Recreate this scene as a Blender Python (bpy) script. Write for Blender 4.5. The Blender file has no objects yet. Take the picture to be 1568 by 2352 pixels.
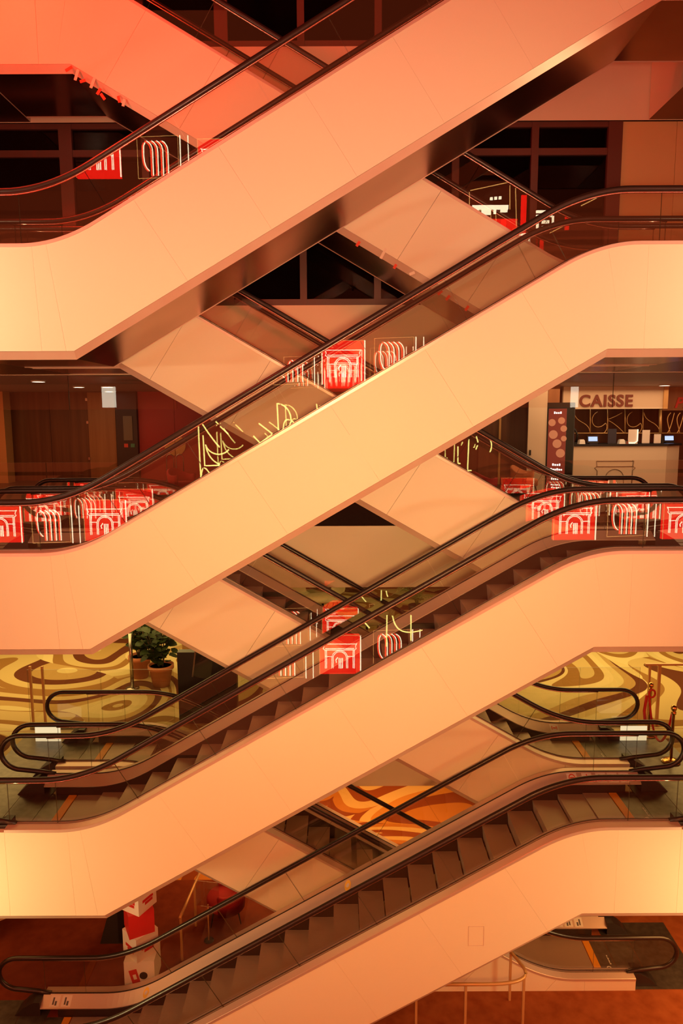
import bpy, bmesh, math, random
from mathutils import Vector, Matrix
random.seed(7)
R = math.radians
sc = bpy.context.scene
col = sc.collection

# ------------------------------------------------------------------ camera, world, lights, exposure
CAM = Vector((0.0, 0.0, 2.2))
F_PX = 1640.0
cam_d = bpy.data.cameras.new('camera')
cam_d.sensor_width = 36.0
cam_d.lens = 36.0 * F_PX / 2352.0
cam_d.clip_end = 200
cam = bpy.data.objects.new('camera', cam_d)
col.objects.link(cam)
CROT = Matrix.Rotation(R(90 - 7.85), 3, 'X') @ Matrix.Rotation(R(-0.25), 3, 'Z')
cam.matrix_world = Matrix.Translation(CAM) @ CROT.to_4x4()
sc.camera = cam

def at(px, py, Y=None, Z=None):
    """world point seen at a pixel, on the vertical plane y=Y or the level z=Z"""
    d = CROT @ Vector(((px - 784) / F_PX, -(py - 1176) / F_PX, -1.0))
    t = (Y - CAM.y) / d.y if Y is not None else (Z - CAM.z) / d.z
    return CAM + d * t

sc.view_settings.view_transform = 'Standard'
sc.view_settings.look = 'None'
sc.view_settings.gamma = 1.0
sc.view_settings.use_curve_mapping = False
sc.view_settings.exposure = 0.0
sc.cycles.max_bounces = 14
sc.cycles.diffuse_bounces = 4
sc.cycles.glossy_bounces = 5
sc.cycles.transparent_max_bounces = 40
sc.cycles.use_denoising = True
sc.cycles.sample_clamp_indirect = 6.0

world = bpy.data.worlds.new('atrium_light')
sc.world = world
world.use_nodes = True
wn = world.node_tree
wn.nodes.clear()
w_out = wn.nodes.new('ShaderNodeOutputWorld')
w_bg = wn.nodes.new('ShaderNodeBackground')
w_tc = wn.nodes.new('ShaderNodeTexCoord')
w_sep = wn.nodes.new('ShaderNodeSeparateXYZ')
w_rmp = wn.nodes.new('ShaderNodeMapRange')
w_rmp.inputs['From Min'].default_value = 0.25
w_rmp.inputs['From Max'].default_value = -0.55
w_rmp.inputs['To Min'].default_value = 0.02
w_rmp.inputs['To Max'].default_value = 1.0
w_bg.inputs['Color'].default_value = (1.0, 0.50, 0.25, 1)
w_mul = wn.nodes.new('ShaderNodeMath'); w_mul.operation = 'MULTIPLY'
w_mul.inputs[1].default_value = 0.50          # strength of the lit atrium behind the camera
wn.links.new(w_tc.outputs['Generated'], w_sep.inputs[0])
wn.links.new(w_sep.outputs['Y'], w_rmp.inputs['Value'])
wn.links.new(w_rmp.outputs[0], w_mul.inputs[0])
wn.links.new(w_mul.outputs[0], w_bg.inputs['Strength'])
wn.links.new(w_bg.outputs[0], w_out.inputs[0])

def area(name, loc, target, power, color, sx, sy):
    l = bpy.data.lights.new(name, 'AREA')
    l.shape = 'RECTANGLE'; l.size = sx; l.size_y = sy
    l.energy = power; l.color = color
    o = bpy.data.objects.new(name, l); col.objects.link(o)
    o.location = loc
    o.rotation_euler = (Vector(target) - Vector(loc)).to_track_quat('-Z', 'Y').to_euler()
    return o

def point(name, loc, power, color, rad=0.15):
    l = bpy.data.lights.new(name, 'POINT')
    l.energy = power; l.color = color; l.shadow_soft_size = rad
    o = bpy.data.objects.new(name, l); col.objects.link(o); o.location = loc
    return o

def spot(name, loc, target, power, color, ang=36, rad=.3):
    l = bpy.data.lights.new(name, 'SPOT')
    l.energy = power; l.color = color; l.spot_size = R(ang); l.spot_blend = 1.0; l.shadow_soft_size = rad
    o = bpy.data.objects.new(name, l); col.objects.link(o); o.location = loc
    o.rotation_euler = (Vector(target) - Vector(loc)).to_track_quat('-Z', 'Y').to_euler()
    return o
G = dict(W=1.25, F1=0.2, F2=0.36, F3=0.33, F4=0.22, S1=0.05, S2=0.4, S3=0.3, S4=0.1, LA=7.5, LB=6.5, LC=5.5, LD=5.5, RED=13, N=1, B0=2.6, B0R=1.15, B1=1.05, B2=1)
CW = dict(W=(1, 0.13, 0.035), F1=(1, 0.15, 0.16), F2=(1, 0.66, 0.3), F3=(1, 0.46, 0.1), F4=(1, 0.16, 0.02), S1=(1, 0.4, 0.3), S2=(1, 0.8, 0.5), S3=(1, 0.7, 0.25), S4=(1, 0.5, 0.1), LA=(1, 0.66, 0.36), LB=(1, 0.66, 0.36), LC=(1, 0.8, 0.34), LD=(1, 0.8, 0.34), RED=(1, 0.03, 0.01), B0=(1, 0.4, 0.14), B0R=(1, 0.58, 0.28), B1=(1, 0.66, 0.2), B2=(1, 0.45, 0.12))
w_bg.inputs['Color'].default_value = (*CW['W'], 1)
w_mul.inputs[1].default_value = 0.5 * G['W']     # strength of the lit atrium behind the camera
# unseen fill spots added beside the camera and far out at both sides
for k_, t_ in (('F1', 8.2), ('F2', 2.6), ('F3', -1.8), ('F4', -6.2)):
    spot('camera_fill_light', (.15, -1, 1.9), (0, 10.5, t_), 5000 * G[k_], CW[k_], 74, .35)  # added frontal fill, tinted per level, to light front and rear panels evenly
for k_, z_, t_ in (('S1', 9.5, 7.6), ('S2', 2.5, 2.0), ('S3', -2.5, -2.6), ('S4', -7.5, -7.2)):
    for sx in (-1, 1):
        spot('side_fill_light', (18 * sx, -2, z_), (0, 10.5, t_), 6000 * G[k_], CW[k_])  # added side fill, tinted per level, kept out of the glass reflections
# wall lamps at the ends of the landings
for k_, x, z in (('LA', -7.5, 3.85), ('LB', 7.5, 3.85), ('LC', -7.4, -4.9), ('LD', 7.4, -5.1)):
    spot('wall_lamp_light', (x, 8.1, z), (x * .62, 10.0, z - .1), 90 * G[k_], CW[k_], 84, 0.45)
point('red_neon_light', (-5.7, 9.5, 9.5), 100 * G['RED'], CW['RED'], 0.25)
# ceiling lights of the store behind
area('store_ceiling_light', (-8, 19, 2.85), (-8, 19, 0), 55 * G['B0'], CW['B0'], 6, 5)
area('store_ceiling_light', (8, 18.5, 2.85), (8, 18.5, 0), 190 * G['B0R'], CW['B0R'], 6, 5)
area('lounge_ceiling_light', (-7, 17, -1.4), (-7, 17, -4), 330 * G['B1'], CW['B1'], 7, 5)
area('lounge_ceiling_light', (7, 17, -1.4), (7, 17, -4), 330 * G['B1'], CW['B1'], 7, 5)
area('lounge_ceiling_light', (0, 22, -1.4), (0, 22, -4), 70 * G['B1'], CW['B1'], 6, 4)
area('ground_ceiling_light', (0, 17, -5.65), (0, 17, -9), 330 * G['B2'], CW['B2'], 7, 4)
area('ground_ceiling_light', (7.5, 11, -5.7), (7, 11, -9), 200 * G['B2'], CW['B2'], 3, 3)
area('ground_ceiling_light', (-7.5, 12, -5.7), (-7, 12, -9), 40 * G['B2'], CW['B2'], 3, 3)

# ------------------------------------------------------------------ materials
MATS = {}
def mat(name, color, rough=0.5, metal=0.0, spec=0.5, emit=None, estr=0.0):
    if name in MATS: return MATS[name]
    m = bpy.data.materials.new(name); m.use_nodes = True
    b = m.node_tree.nodes['Principled BSDF']
    b.inputs['Base Color'].default_value = (*color, 1)
    b.inputs['Roughness'].default_value = rough
    b.inputs['Metallic'].default_value = metal
    b.inputs['Specular IOR Level'].default_value = spec
    if emit:
        b.inputs['Emission Color'].default_value = (*emit, 1)
        b.inputs['Emission Strength'].default_value = estr
    MATS[name] = m
    return m

def nodes_of(m):
    return m.node_tree.nodes, m.node_tree.links, m.node_tree.nodes['Principled BSDF']

def noisy(m, scale, c1, c2, detail=3.0, stretch=(1, 1, 1), bump=0.0):
    n, l, b = nodes_of(m)
    tc = n.new('ShaderNodeNewGeometry'); mp = n.new('ShaderNodeMapping')
    mp.inputs['Scale'].default_value = stretch
    nz = n.new('ShaderNodeTexNoise'); nz.inputs['Scale'].default_value = scale; nz.inputs['Detail'].default_value = detail
    rp = n.new('ShaderNodeValToRGB')
    rp.color_ramp.elements[0].position = 0.3; rp.color_ramp.elements[1].position = 0.7
    rp.color_ramp.elements[0].color = (*c1, 1); rp.color_ramp.elements[1].color = (*c2, 1)
    l.new(tc.outputs['Position'], mp.inputs[0]); l.new(mp.outputs[0], nz.inputs['Vector'])
    l.new(nz.outputs[0], rp.inputs[0]); l.new(rp.outputs[0], b.inputs['Base Color'])
    if bump:
        bp = n.new('ShaderNodeBump'); bp.inputs['Strength'].default_value = bump
        l.new(nz.outputs[0], bp.inputs['Height']); l.new(bp.outputs[0], b.inputs['Normal'])
    return m

def glass_mat(name, f0, tint):
    m = bpy.data.materials.new(name); m.use_nodes = True
    n, l = m.node_tree.nodes, m.node_tree.links
    n.clear()
    out = n.new('ShaderNodeOutputMaterial'); mix = n.new('ShaderNodeMixShader')
    tr = n.new('ShaderNodeBsdfTransparent'); tr.inputs[0].default_value = (*tint, 1)
    gl = n.new('ShaderNodeBsdfGlossy'); gl.inputs['Roughness'].default_value = 0.0
    ge = n.new('ShaderNodeNewGeometry')
    dt = n.new('ShaderNodeVectorMath'); dt.operation = 'DOT_PRODUCT'
    ab = n.new('ShaderNodeMath'); ab.operation = 'ABSOLUTE'
    iv = n.new('ShaderNodeMath'); iv.operation = 'SUBTRACT'; iv.inputs[0].default_value = 1.0
    pw = n.new('ShaderNodeMath'); pw.operation = 'POWER'; pw.inputs[1].default_value = 5.0
    ma = n.new('ShaderNodeMath'); ma.operation = 'MULTIPLY_ADD'
    ma.inputs[1].default_value = 1 - f0; ma.inputs[2].default_value = f0
    l.new(ge.outputs['Normal'], dt.inputs[0]); l.new(ge.outputs['Incoming'], dt.inputs[1])
    l.new(dt.outputs['Value'], ab.inputs[0]); l.new(ab.outputs[0], iv.inputs[1])
    l.new(iv.outputs[0], pw.inputs[0]); l.new(pw.outputs[0], ma.inputs[0])
    l.new(ma.outputs[0], mix.inputs[0]); l.new(tr.outputs[0], mix.inputs[1]); l.new(gl.outputs[0], mix.inputs[2])
    l.new(mix.outputs[0], out.inputs[0])
    MATS[name] = m
    return m

def neon(name, c, s):
    m = bpy.data.materials.new(name); m.use_nodes = True
    n, l = m.node_tree.nodes, m.node_tree.links
    n.clear()
    o = n.new('ShaderNodeOutputMaterial'); e = n.new('ShaderNodeEmission')
    e.inputs[0].default_value = (*c, 1); e.inputs[1].default_value = s * G['N']
    l.new(e.outputs[0], o.inputs[0]); MATS[name] = m
    return m

PANEL = mat('cream_panel_paint', (.80, .70, .54), .5, 0, .3)
PANELB = noisy(mat('cream_fascia_paint', (.80, .73, .64), .55, 0, .3), 1.2, (.79, .69, .53), (.82, .72, .56))
TRIM = noisy(mat('brushed_trim_metal', (.85, .66, .55), .32, .35), 1.6, (.84, .60, .47), (.90, .70, .55), 4, (1, 1, 1))
BRONZE = noisy(mat('bronze_soffit_metal', (.45, .27, .19), .22, 1.0), .7, (.36, .20, .14), (.50, .31, .22), 2)
DECK = mat('pink_aluminium_deck', (.72, .55, .48), .38, .5)
RUBBER = mat('handrail_rubber', (.022, .012, .010), .28, 0, .6)
GUIDE = mat('handrail_guide_metal', (.75, .5, .42), .22, 1.0)
GASKET = mat('dark_gasket', (.02, .012, .01), .5)
SKIRT = mat('dark_skirt_panel', (.035, .02, .016), .35, .2)
CAP = mat('newel_cap_plastic', (.03, .022, .022), .4)
YELLOW = mat('yellow_safety_strip', (.75, .30, .02), .5)
PLATE = noisy(mat('landing_plate_metal', (.13, .11, .095), .38, .7), 9, (.10, .085, .075), (.16, .135, .115), 3)
STICK = mat('white_sticker', (.75, .72, .68), .4)
STICKR = mat('red_sticker_print', (.65, .06, .03), .5)
STICKK = mat('dark_sticker_print', (.10, .09, .10), .5)
STICKY = mat('yellow_sticker', (.85, .50, .06), .5)
GLASS = glass_mat('balustrade_glass', .05, (.955, .945, .92))
GLASSE = mat('glass_edge', (.10, .075, .045), .25)
PANE = glass_mat('window_glass', .018, (.55, .5, .5))
CURTG = glass_mat('smoke_curtain_glass', .035, (.97, .95, .93))
MULL = mat('window_frame_paint', (.115, .042, .034), .45)
DARK = mat('dark_room_paint', (.02, .011, .008), .8)
TAPE = mat('red_tape', (.75, .06, .02), .6)
TAPEB = mat('beige_tape', (.78, .62, .50), .6)
BRASS = mat('brass', (.78, .48, .16), .2, 1.0)
TANMET = mat('tan_painted_rail', (.62, .36, .15), .4, .3)
STEEL = mat('polished_steel', (.42, .37, .33), .25, 1.0)
VELVET = mat('red_rope', (.55, .015, .012), .7)
BLACK = mat('black_laminate', (.010, .008, .008), .45)
WALNUT = noisy(mat('walnut_panel', (.13, .05, .02), .4), 2.0, (.10, .032, .012), (.17, .060, .024), 5, (3.0, 3.0, .15))
OAK = noisy(mat('lighter_wood', (.30, .12, .04), .4), 2.0, (.26, .10, .033), (.34, .14, .05), 5, (3, 3, .15))  # lighter wood than the walnut, its own colour
REDWALL = mat('red_lacquer', (.36, .018, .012), .45)
CEIL = mat('store_ceiling_paint', (.62, .52, .46), .5)
COUNTER = mat('counter_cream', (.66, .52, .38), .5)
GOLD = mat('gold_paint', (.62, .38, .15), .35, .4)
WHITE = mat('white_plastic', (.8, .78, .74), .4)
PAPER = mat('paper', (.72, .62, .56), .7)
TERRA = mat('terracotta', (.50, .19, .085), .75)
SOIL = mat('soil', (.03, .018, .01), .9)
LEAF = noisy(mat('leaf_green', (.035, .055, .016), .55, 0, .2), 6, (.014, .026, .007), (.045, .065, .018))
STEM = mat('plant_stem', (.08, .06, .03), .7)
REDFAB = mat('red_fabric', (.42, .015, .02), .8)
ORFAB = mat('orange_fabric', (.50, .17, .07), .8)
CREAMFAB = mat('cream_shell', (.42, .34, .20), .6)
TABLE = mat('pale_table_wood', (.55, .42, .26), .45)
ACRYL = glass_mat('acrylic', .06, (.93, .92, .92))
CARDW = mat('white_card', (.82, .76, .70), .6)
CARDR = mat('red_card', (.58, .02, .018), .5)

STEPM = mat('step_metal', (.42, .31, .255), .45, .35)
def _stepm():
    n, l, b = nodes_of(STEPM)
    g = n.new('ShaderNodeNewGeometry'); s = n.new('ShaderNodeSeparateXYZ')
    m1 = n.new('ShaderNodeMath'); m1.operation = 'MULTIPLY'; m1.inputs[1].default_value = 2 * math.pi / .018
    sn = n.new('ShaderNodeMath'); sn.operation = 'SINE'
    bp = n.new('ShaderNodeBump'); bp.inputs['Strength'].default_value = .12; bp.inputs['Distance'].default_value = .004
    l.new(g.outputs['Position'], s.inputs[0]); l.new(s.outputs['Y'], m1.inputs[0]); l.new(m1.outputs[0], sn.inputs[0])
    l.new(sn.outputs[0], bp.inputs['Height']); l.new(bp.outputs[0], b.inputs['Normal'])
_stepm()

def swirl_carpet(name, scale, colors, off, warp=1.15, bands=1.5):
    """broad bold arcs of colour: rings round scattered centres, bent by a slow noise"""
    m = mat(name, colors[0], .9, 0, .1)
    n, l, b = nodes_of(m)
    g = n.new('ShaderNodeNewGeometry'); mp = n.new('ShaderNodeMapping')
    mp.inputs['Location'].default_value = off; mp.inputs['Scale'].default_value = (scale, scale * 1.15, 0)
    nz = n.new('ShaderNodeTexNoise'); nz.inputs['Scale'].default_value = .9; nz.inputs['Detail'].default_value = 0.0
    sub = n.new('ShaderNodeVectorMath'); sub.operation = 'SUBTRACT'; sub.inputs[1].default_value = (.5, .5, .5)
    scl = n.new('ShaderNodeVectorMath'); scl.operation = 'SCALE'; scl.inputs['Scale'].default_value = warp * 2
    add = n.new('ShaderNodeVectorMath'); add.operation = 'ADD'
    vo = n.new('ShaderNodeTexVoronoi'); vo.voronoi_dimensions = '2D'; vo.inputs['Scale'].default_value = 1.0
    sp = n.new('ShaderNodeSeparateColor')
    ma = n.new('ShaderNodeMath'); ma.operation = 'MULTIPLY_ADD'; ma.inputs[1].default_value = bands
    fr = n.new('ShaderNodeMath'); fr.operation = 'FRACT'
    rp = n.new('ShaderNodeValToRGB'); rp.color_ramp.interpolation = 'CONSTANT'
    els = rp.color_ramp.elements
    els[0].position = 0; els[0].color = (*colors[0], 1)
    els[1].position = 1 / len(colors); els[1].color = (*colors[1], 1)
    for i in range(2, len(colors)):
        e = els.new(i / len(colors)); e.color = (*colors[i], 1)
    l.new(g.outputs['Position'], mp.inputs[0]); l.new(mp.outputs[0], nz.inputs['Vector'])
    l.new(nz.outputs['Color'], sub.inputs[0]); l.new(sub.outputs[0], scl.inputs[0])
    l.new(mp.outputs[0], add.inputs[0]); l.new(scl.outputs[0], add.inputs[1]); l.new(add.outputs[0], vo.inputs['Vector'])
    l.new(vo.outputs['Color'], sp.inputs[0]); l.new(vo.outputs['Distance'], ma.inputs[0]); l.new(sp.outputs[0], ma.inputs[2])
    l.new(ma.outputs[0], fr.inputs[0]); l.new(fr.outputs[0], rp.inputs[0]); l.new(rp.outputs[0], b.inputs['Base Color'])
    fz = n.new('ShaderNodeTexNoise'); fz.inputs['Scale'].default_value = 60
    bp = n.new('ShaderNodeBump'); bp.inputs['Strength'].default_value = .25
    l.new(g.outputs['Position'], fz.inputs['Vector']); l.new(fz.outputs[0], bp.inputs['Height']); l.new(bp.outputs[0], b.inputs['Normal'])
    return m
CARPET = swirl_carpet('lounge_swirl_carpet', .28, [(.50, .41, .20), (.36, .235, .09), (.10, .028, .012), (.44, .33, .15), (.24, .12, .035), (.54, .44, .23)], (3.3, 1.7, 0))
CARPETG = swirl_carpet('ground_swirl_carpet', .27, [(.62, .40, .14), (.46, .17, .03), (.22, .05, .014), (.52, .22, .04), (.62, .40, .14), (.26, .06, .014)], (8.1, 2.2, 0))
RUST = noisy(mat('rust_carpet', (.26, .07, .02), .9, 0, .1), 5, (.22, .052, .014), (.30, .085, .026), 5, (1, 1, 1), .2)

NEON_W = neon('neon_white', (1, .78, .5), 15)
NEON_WO = neon('neon_warm', (1, .45, .12), 8)
NEON_Y = neon('neon_yellow', (1, .84, .22), 13)
NEON_R = neon('red_lightbox_face', (1, .014, .006), 10)
NEON_RT = neon('neon_red', (1, .05, .015), 12)
LAMPW = neon('downlight_lens', (1, .86, .66), 9)
SCREENB = neon('terminal_screen', (.45, .55, 1.0), 1.4)
SCREENT = neon('kiosk_text', (1, .85, .75), 1.5)
GLOW_PANEL = neon('bright_cream_face', (1, .80, .48), 1.1)  # emissive cream of the bright panels near the newels
WBOX = neon('white_lightbox_face', (1, .86, .66), 9)

# ------------------------------------------------------------------ mesh helpers
def wloc(o):
    v = Vector((0, 0, 0))
    while o is not None:
        v += o.location; o = o.parent
    return v

class MB:
    def __init__(s): s.v = []; s.f = []; s.mi = []; s.sm = []
    def add(s, vs, fs, mi=0, smooth=False):
        k = len(s.v); s.v += [tuple(x) for x in vs]
        for f in fs:
            s.f.append(tuple(i + k for i in f)); s.mi.append(mi); s.sm.append(smooth)
        return s
    def box(s, a, b, mi=0, M=None):
        x0, y0, z0 = a; x1, y1, z1 = b
        vs = [(x0, y0, z0), (x1, y0, z0), (x1, y1, z0), (x0, y1, z0), (x0, y0, z1), (x1, y0, z1), (x1, y1, z1), (x0, y1, z1)]
        if M is not None: vs = [M @ Vector(v) for v in vs]
        return s.add(vs, [(3, 2, 1, 0), (4, 5, 6, 7), (0, 1, 5, 4), (1, 2, 6, 5), (2, 3, 7, 6), (3, 0, 4, 7)], mi)
    def tube(s, pts, r, n=8, mi=0, closed=False, flat=1.0):
        pts = [Vector(p) for p in pts]; rings = []
        N = len(pts)
        for i, p in enumerate(pts):
            a = pts[(i - 1) % N] if (i > 0 or closed) else p
            b = pts[(i + 1) % N] if (i < N - 1 or closed) else p
            t = (b - a).normalized()
            ref = Vector((0, 1, 0)) if abs(t.y) < .9 else Vector((1, 0, 0))
            u = t.cross(ref).normalized(); w = t.cross(u).normalized()
            rr = r[i] if isinstance(r, (list, tuple)) else r
            rings.append([p + u * (rr * flat * math.cos(2 * math.pi * k / n)) + w * (rr * math.sin(2 * math.pi * k / n)) for k in range(n)])
        vs = [v for rg in rings for v in rg]; fs = []
        for i in range(N if closed else N - 1):
            j = (i + 1) % N
            for k in range(n):
                fs.append((i * n + k, i * n + (k + 1) % n, j * n + (k + 1) % n, j * n + k))
        if not closed:
            fs.append(tuple(range(n - 1, -1, -1))); fs.append(tuple((N - 1) * n + k for k in range(n)))
        return s.add(vs, fs, mi, True)
    def lathe(s, c, prof, n=20, mi=0, cap=True):
        vs = []; fs = []
        for r, z in prof:
            for k in range(n):
                a = 2 * math.pi * k / n
                vs.append((c[0] + r * math.cos(a), c[1] + r * math.sin(a), c[2] + z))
        for i in range(len(prof) - 1):
            for k in range(n):
                fs.append((i * n + k, i * n + (k + 1) % n, (i + 1) * n + (k + 1) % n, (i + 1) * n + k))
        if cap: fs.append(tuple(range(n - 1, -1, -1))); fs.append(tuple((len(prof) - 1) * n + k for k in range(n)))
        return s.add(vs, fs, mi, True)
    def prism(s, poly, axis, a, b, mi=0, side=None):
        """polygon in the plane across `axis` ('y': (x,z) points, 'z': (x,y), 'x': (y,z)), extruded from a to b"""
        def P(p, t):
            return {'y': (p[0], t, p[1]), 'z': (p[0], p[1], t), 'x': (t, p[0], p[1])}[axis]
        n = len(poly)
        vs = [P(p, a) for p in poly] + [P(p, b) for p in poly]
        s.add(vs, [tuple(range(n)), tuple(range(2 * n - 1, n - 1, -1))], mi)
        return s.add(vs, [(i, (i + 1) % n, (i + 1) % n + n, i + n) for i in range(n)], mi if side is None else side)
    def build(s, name, mats, parent=None):
        me = bpy.data.meshes.new(name)
        off = wloc(parent)
        me.from_pydata([tuple(Vector(v) - off) for v in s.v], [], s.f)
        for m in (mats if isinstance(mats, (list, tuple)) else [mats]): me.materials.append(m)
        me.polygons.foreach_set('material_index', s.mi)
        me.polygons.foreach_set('use_smooth', s.sm)
        bm = bmesh.new(); bm.from_mesh(me)
        bmesh.ops.remove_doubles(bm, verts=bm.verts, dist=1e-5)
        bmesh.ops.recalc_face_normals(bm, faces=bm.faces)
        bm.to_mesh(me); bm.free(); me.update()
        o = bpy.data.objects.new(name, me); col.objects.link(o)
        if parent is not None: o.parent = parent
        return o

def thing(name, label, cat, loc=(0, 0, 0), group=None):
    o = bpy.data.objects.new(name, None); col.objects.link(o)
    o.location = loc; o.empty_display_size = .2
    o['label'] = label; o['category'] = cat
    if group: o['group'] = group
    return o
def tag(o, label, cat, group=None):
    o['label'] = label; o['category'] = cat
    if group: o['group'] = group
    return o
def struct(o, label=None, cat=None):
    o['kind'] = 'structure'
    if label: o['label'] = label
    if cat: o['category'] = cat
    return o
def rotz(c, a):
    return Matrix.Translation(Vector(c)) @ Matrix.Rotation(a, 4, 'Z')

def text_mesh(name, body, size, depth, m, parent, M, bold=.0, shear=0.0):
    cu = bpy.data.curves.new(name, 'FONT'); cu.body = body; cu.size = size; cu.extrude = depth
    cu.offset = bold; cu.shear = shear; cu.align_x = 'CENTER'; cu.align_y = 'CENTER'; cu.space_character = 1.12
    tmp = bpy.data.objects.new(name, cu); col.objects.link(tmp)
    dg = bpy.context.evaluated_depsgraph_get(); dg.update()
    me = bpy.data.meshes.new_from_object(tmp.evaluated_get(dg))
    bpy.data.objects.remove(tmp); bpy.data.curves.remove(cu)
    off = wloc(parent)
    me.transform(Matrix.Translation(-off) @ M)
    me.materials.clear(); me.materials.append(m)
    o = bpy.data.objects.new(name, me); col.objects.link(o)
    if parent is not None: o.parent = parent
    return o

# ------------------------------------------------------------------ levels
L2, L1, L0, LM1, LM2 = 8.775, 4.235, 0.0, -4.235, -8.47
SL = 4.235 / 7.31
WID = 1.82

# ------------------------------------------------------------------ the setting
def slab(name, x0, x1, y0, y1, z0, z1, top, under, front=None):
    b = MB()
    vs = [(x0, y0, z0), (x1, y0, z0), (x1, y1, z0), (x0, y1, z0), (x0, y0, z1), (x1, y0, z1), (x1, y1, z1), (x0, y1, z1)]
    b.add(vs, [(4, 5, 6, 7)], 0); b.add(vs, [(3, 2, 1, 0)], 1)
    b.add(vs, [(0, 1, 5, 4), (1, 2, 6, 5), (2, 3, 7, 6), (3, 0, 4, 7)], 2)
    return struct(b.build(name, [top, under, front or PANELB]))

g = MB(); g.box((-.5, -1.0, LM2 - .3), (16, 15.2, LM2)); struct(g.build('floor', RUST))
g = MB(); g.box((-16, -1.0, LM2 - .3), (-.5, 15.2, LM2)); struct(g.build('floor', noisy(mat('dimmed_rust_carpet', (.15, .03, .012), .9, 0, .1), 5, (.13, .024, .010), (.18, .038, .016), 5, (1, 1, 1), .2)))  # left part of the rust carpet, its dimmer light put into the colour
g = MB(); g.box((-16, 15.2, LM2 - .3), (16, 26, LM2)); struct(g.build('floor', CARPETG))
slab('floor', -16, 16, 13.93, 26, LM1 - 1.24, LM1, CARPET, CEIL)
slab('floor', -16, 16, 13.93, 26, L0 - 1.24, L0, PLATE, CEIL)
slab('floor', -16, 16, 13.93, 26, L1 - 1.28, L1, PLATE, CEIL)
slab('floor', -16, 16, 13.93, 18, L2 - 1.275, L2, PLATE, DARK)
# landings at the two ends of the escalators
SOFF = mat('landing_soffit_metal', (.20, .105, .07), .3, 1.0)
for lev, xl_ in ((LM1, 5.1015), (L0, 5.1015), (L1, 5.1015), (L2, 5.65)):
    for sx in (-1, 1):
        xa, xb = sorted((sx * xl_, sx * 13))
        slab('floor', xa, xb, 10.1, 13.91, lev - 1.27, lev - .004, CARPET if lev == LM1 else PLATE, SOFF, PANEL)
        struct(MB().box((xa, 10.0, lev - 1.17), (xb, 10.1, lev + .205)).build('trim_7', PANEL))
        struct(MB().prism([(10.002, lev - 1.174), (10.03, lev - 1.174), (10.1, lev - 1.272), (10.085, lev - 1.28)], 'x', xa, xb).build('trim_8', TRIM))
g = MB(); g.box((-16, -1, 15.2), (16, 18, 15.4)); struct(g.build('ceiling', DARK))

# curtain-wall windows of the two upper storeys
def window(name, zf, ztop, xs, wide, x0, x1, trans):
    root = bpy.data.objects.new(name, None); col.objects.link(root); root.location = (0, 14.0, zf)
    struct(root)
    f = MB()
    for i, x in enumerate(xs):
        w = .12 if x in wide else .065
        f.box((x - w, 13.96, zf), (x + w, 14.12, ztop))
    zs = [zf + .06] + trans + [ztop - .03]
    for z in zs:
        f.box((x0, 13.975, z - .06), (x1, 14.105, z + .06))
    f.build('window_frame', MULL, root)
    p = MB(); p.box((x0, 14.03, zf), (x1, 14.045, ztop)); p.build('pane', PANE, root)
    return root
XS = [-10.8, -9.36, -7.92, -6.5, -5.06, -3.6, -2.14, -.7, .7, 2.14, 3.6]
window('window_1', L1, L2 - 1.28, XS, (-5.06, -2.14), -12, 5.1, [6.98])
window('window_2', L2, 15.2, XS + [5.06, 6.5, 7.9], (-5.06, -2.14), -12, 9, [L2 + 1.6])
g = MB(); g.box((4.94, 13.95, L1), (5.2, 14.13, L2 - 1.28)); struct(g.build('trim_1', MULL))
g = MB()
for x0, x1 in ((5.2, 6.2), (6.206, 7.7), (7.706, 9.2), (9.206, 12)):
    g.box((x0, 13.98, L1), (x1, 14.1, L2 - 1.28))
struct(g.build('wall_right', mat('tan_wall_board', (.66, .46, .22), .6)))
g = MB(); g.box((-13, 17.9, L1), (16, 18, 15.3)); struct(g.build('wall_back', DARK))

# ------------------------------------------------------------------ escalators
def zcurve(u, kl, ku, zl, zu, w):
    m = (zu - zl) / (ku - kl)
    if u < kl - w: return zl
    if u < kl + w: return zl + m * (u - kl + w) ** 2 / (4 * w)
    if u < ku - w: return zl + m * (u - kl)
    if u < ku + w: return zu - m * (ku + w - u) ** 2 / (4 * w)
    return zu
def frange(a, b, n): return [a + (b - a) * i / n for i in range(n + 1)]

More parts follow.
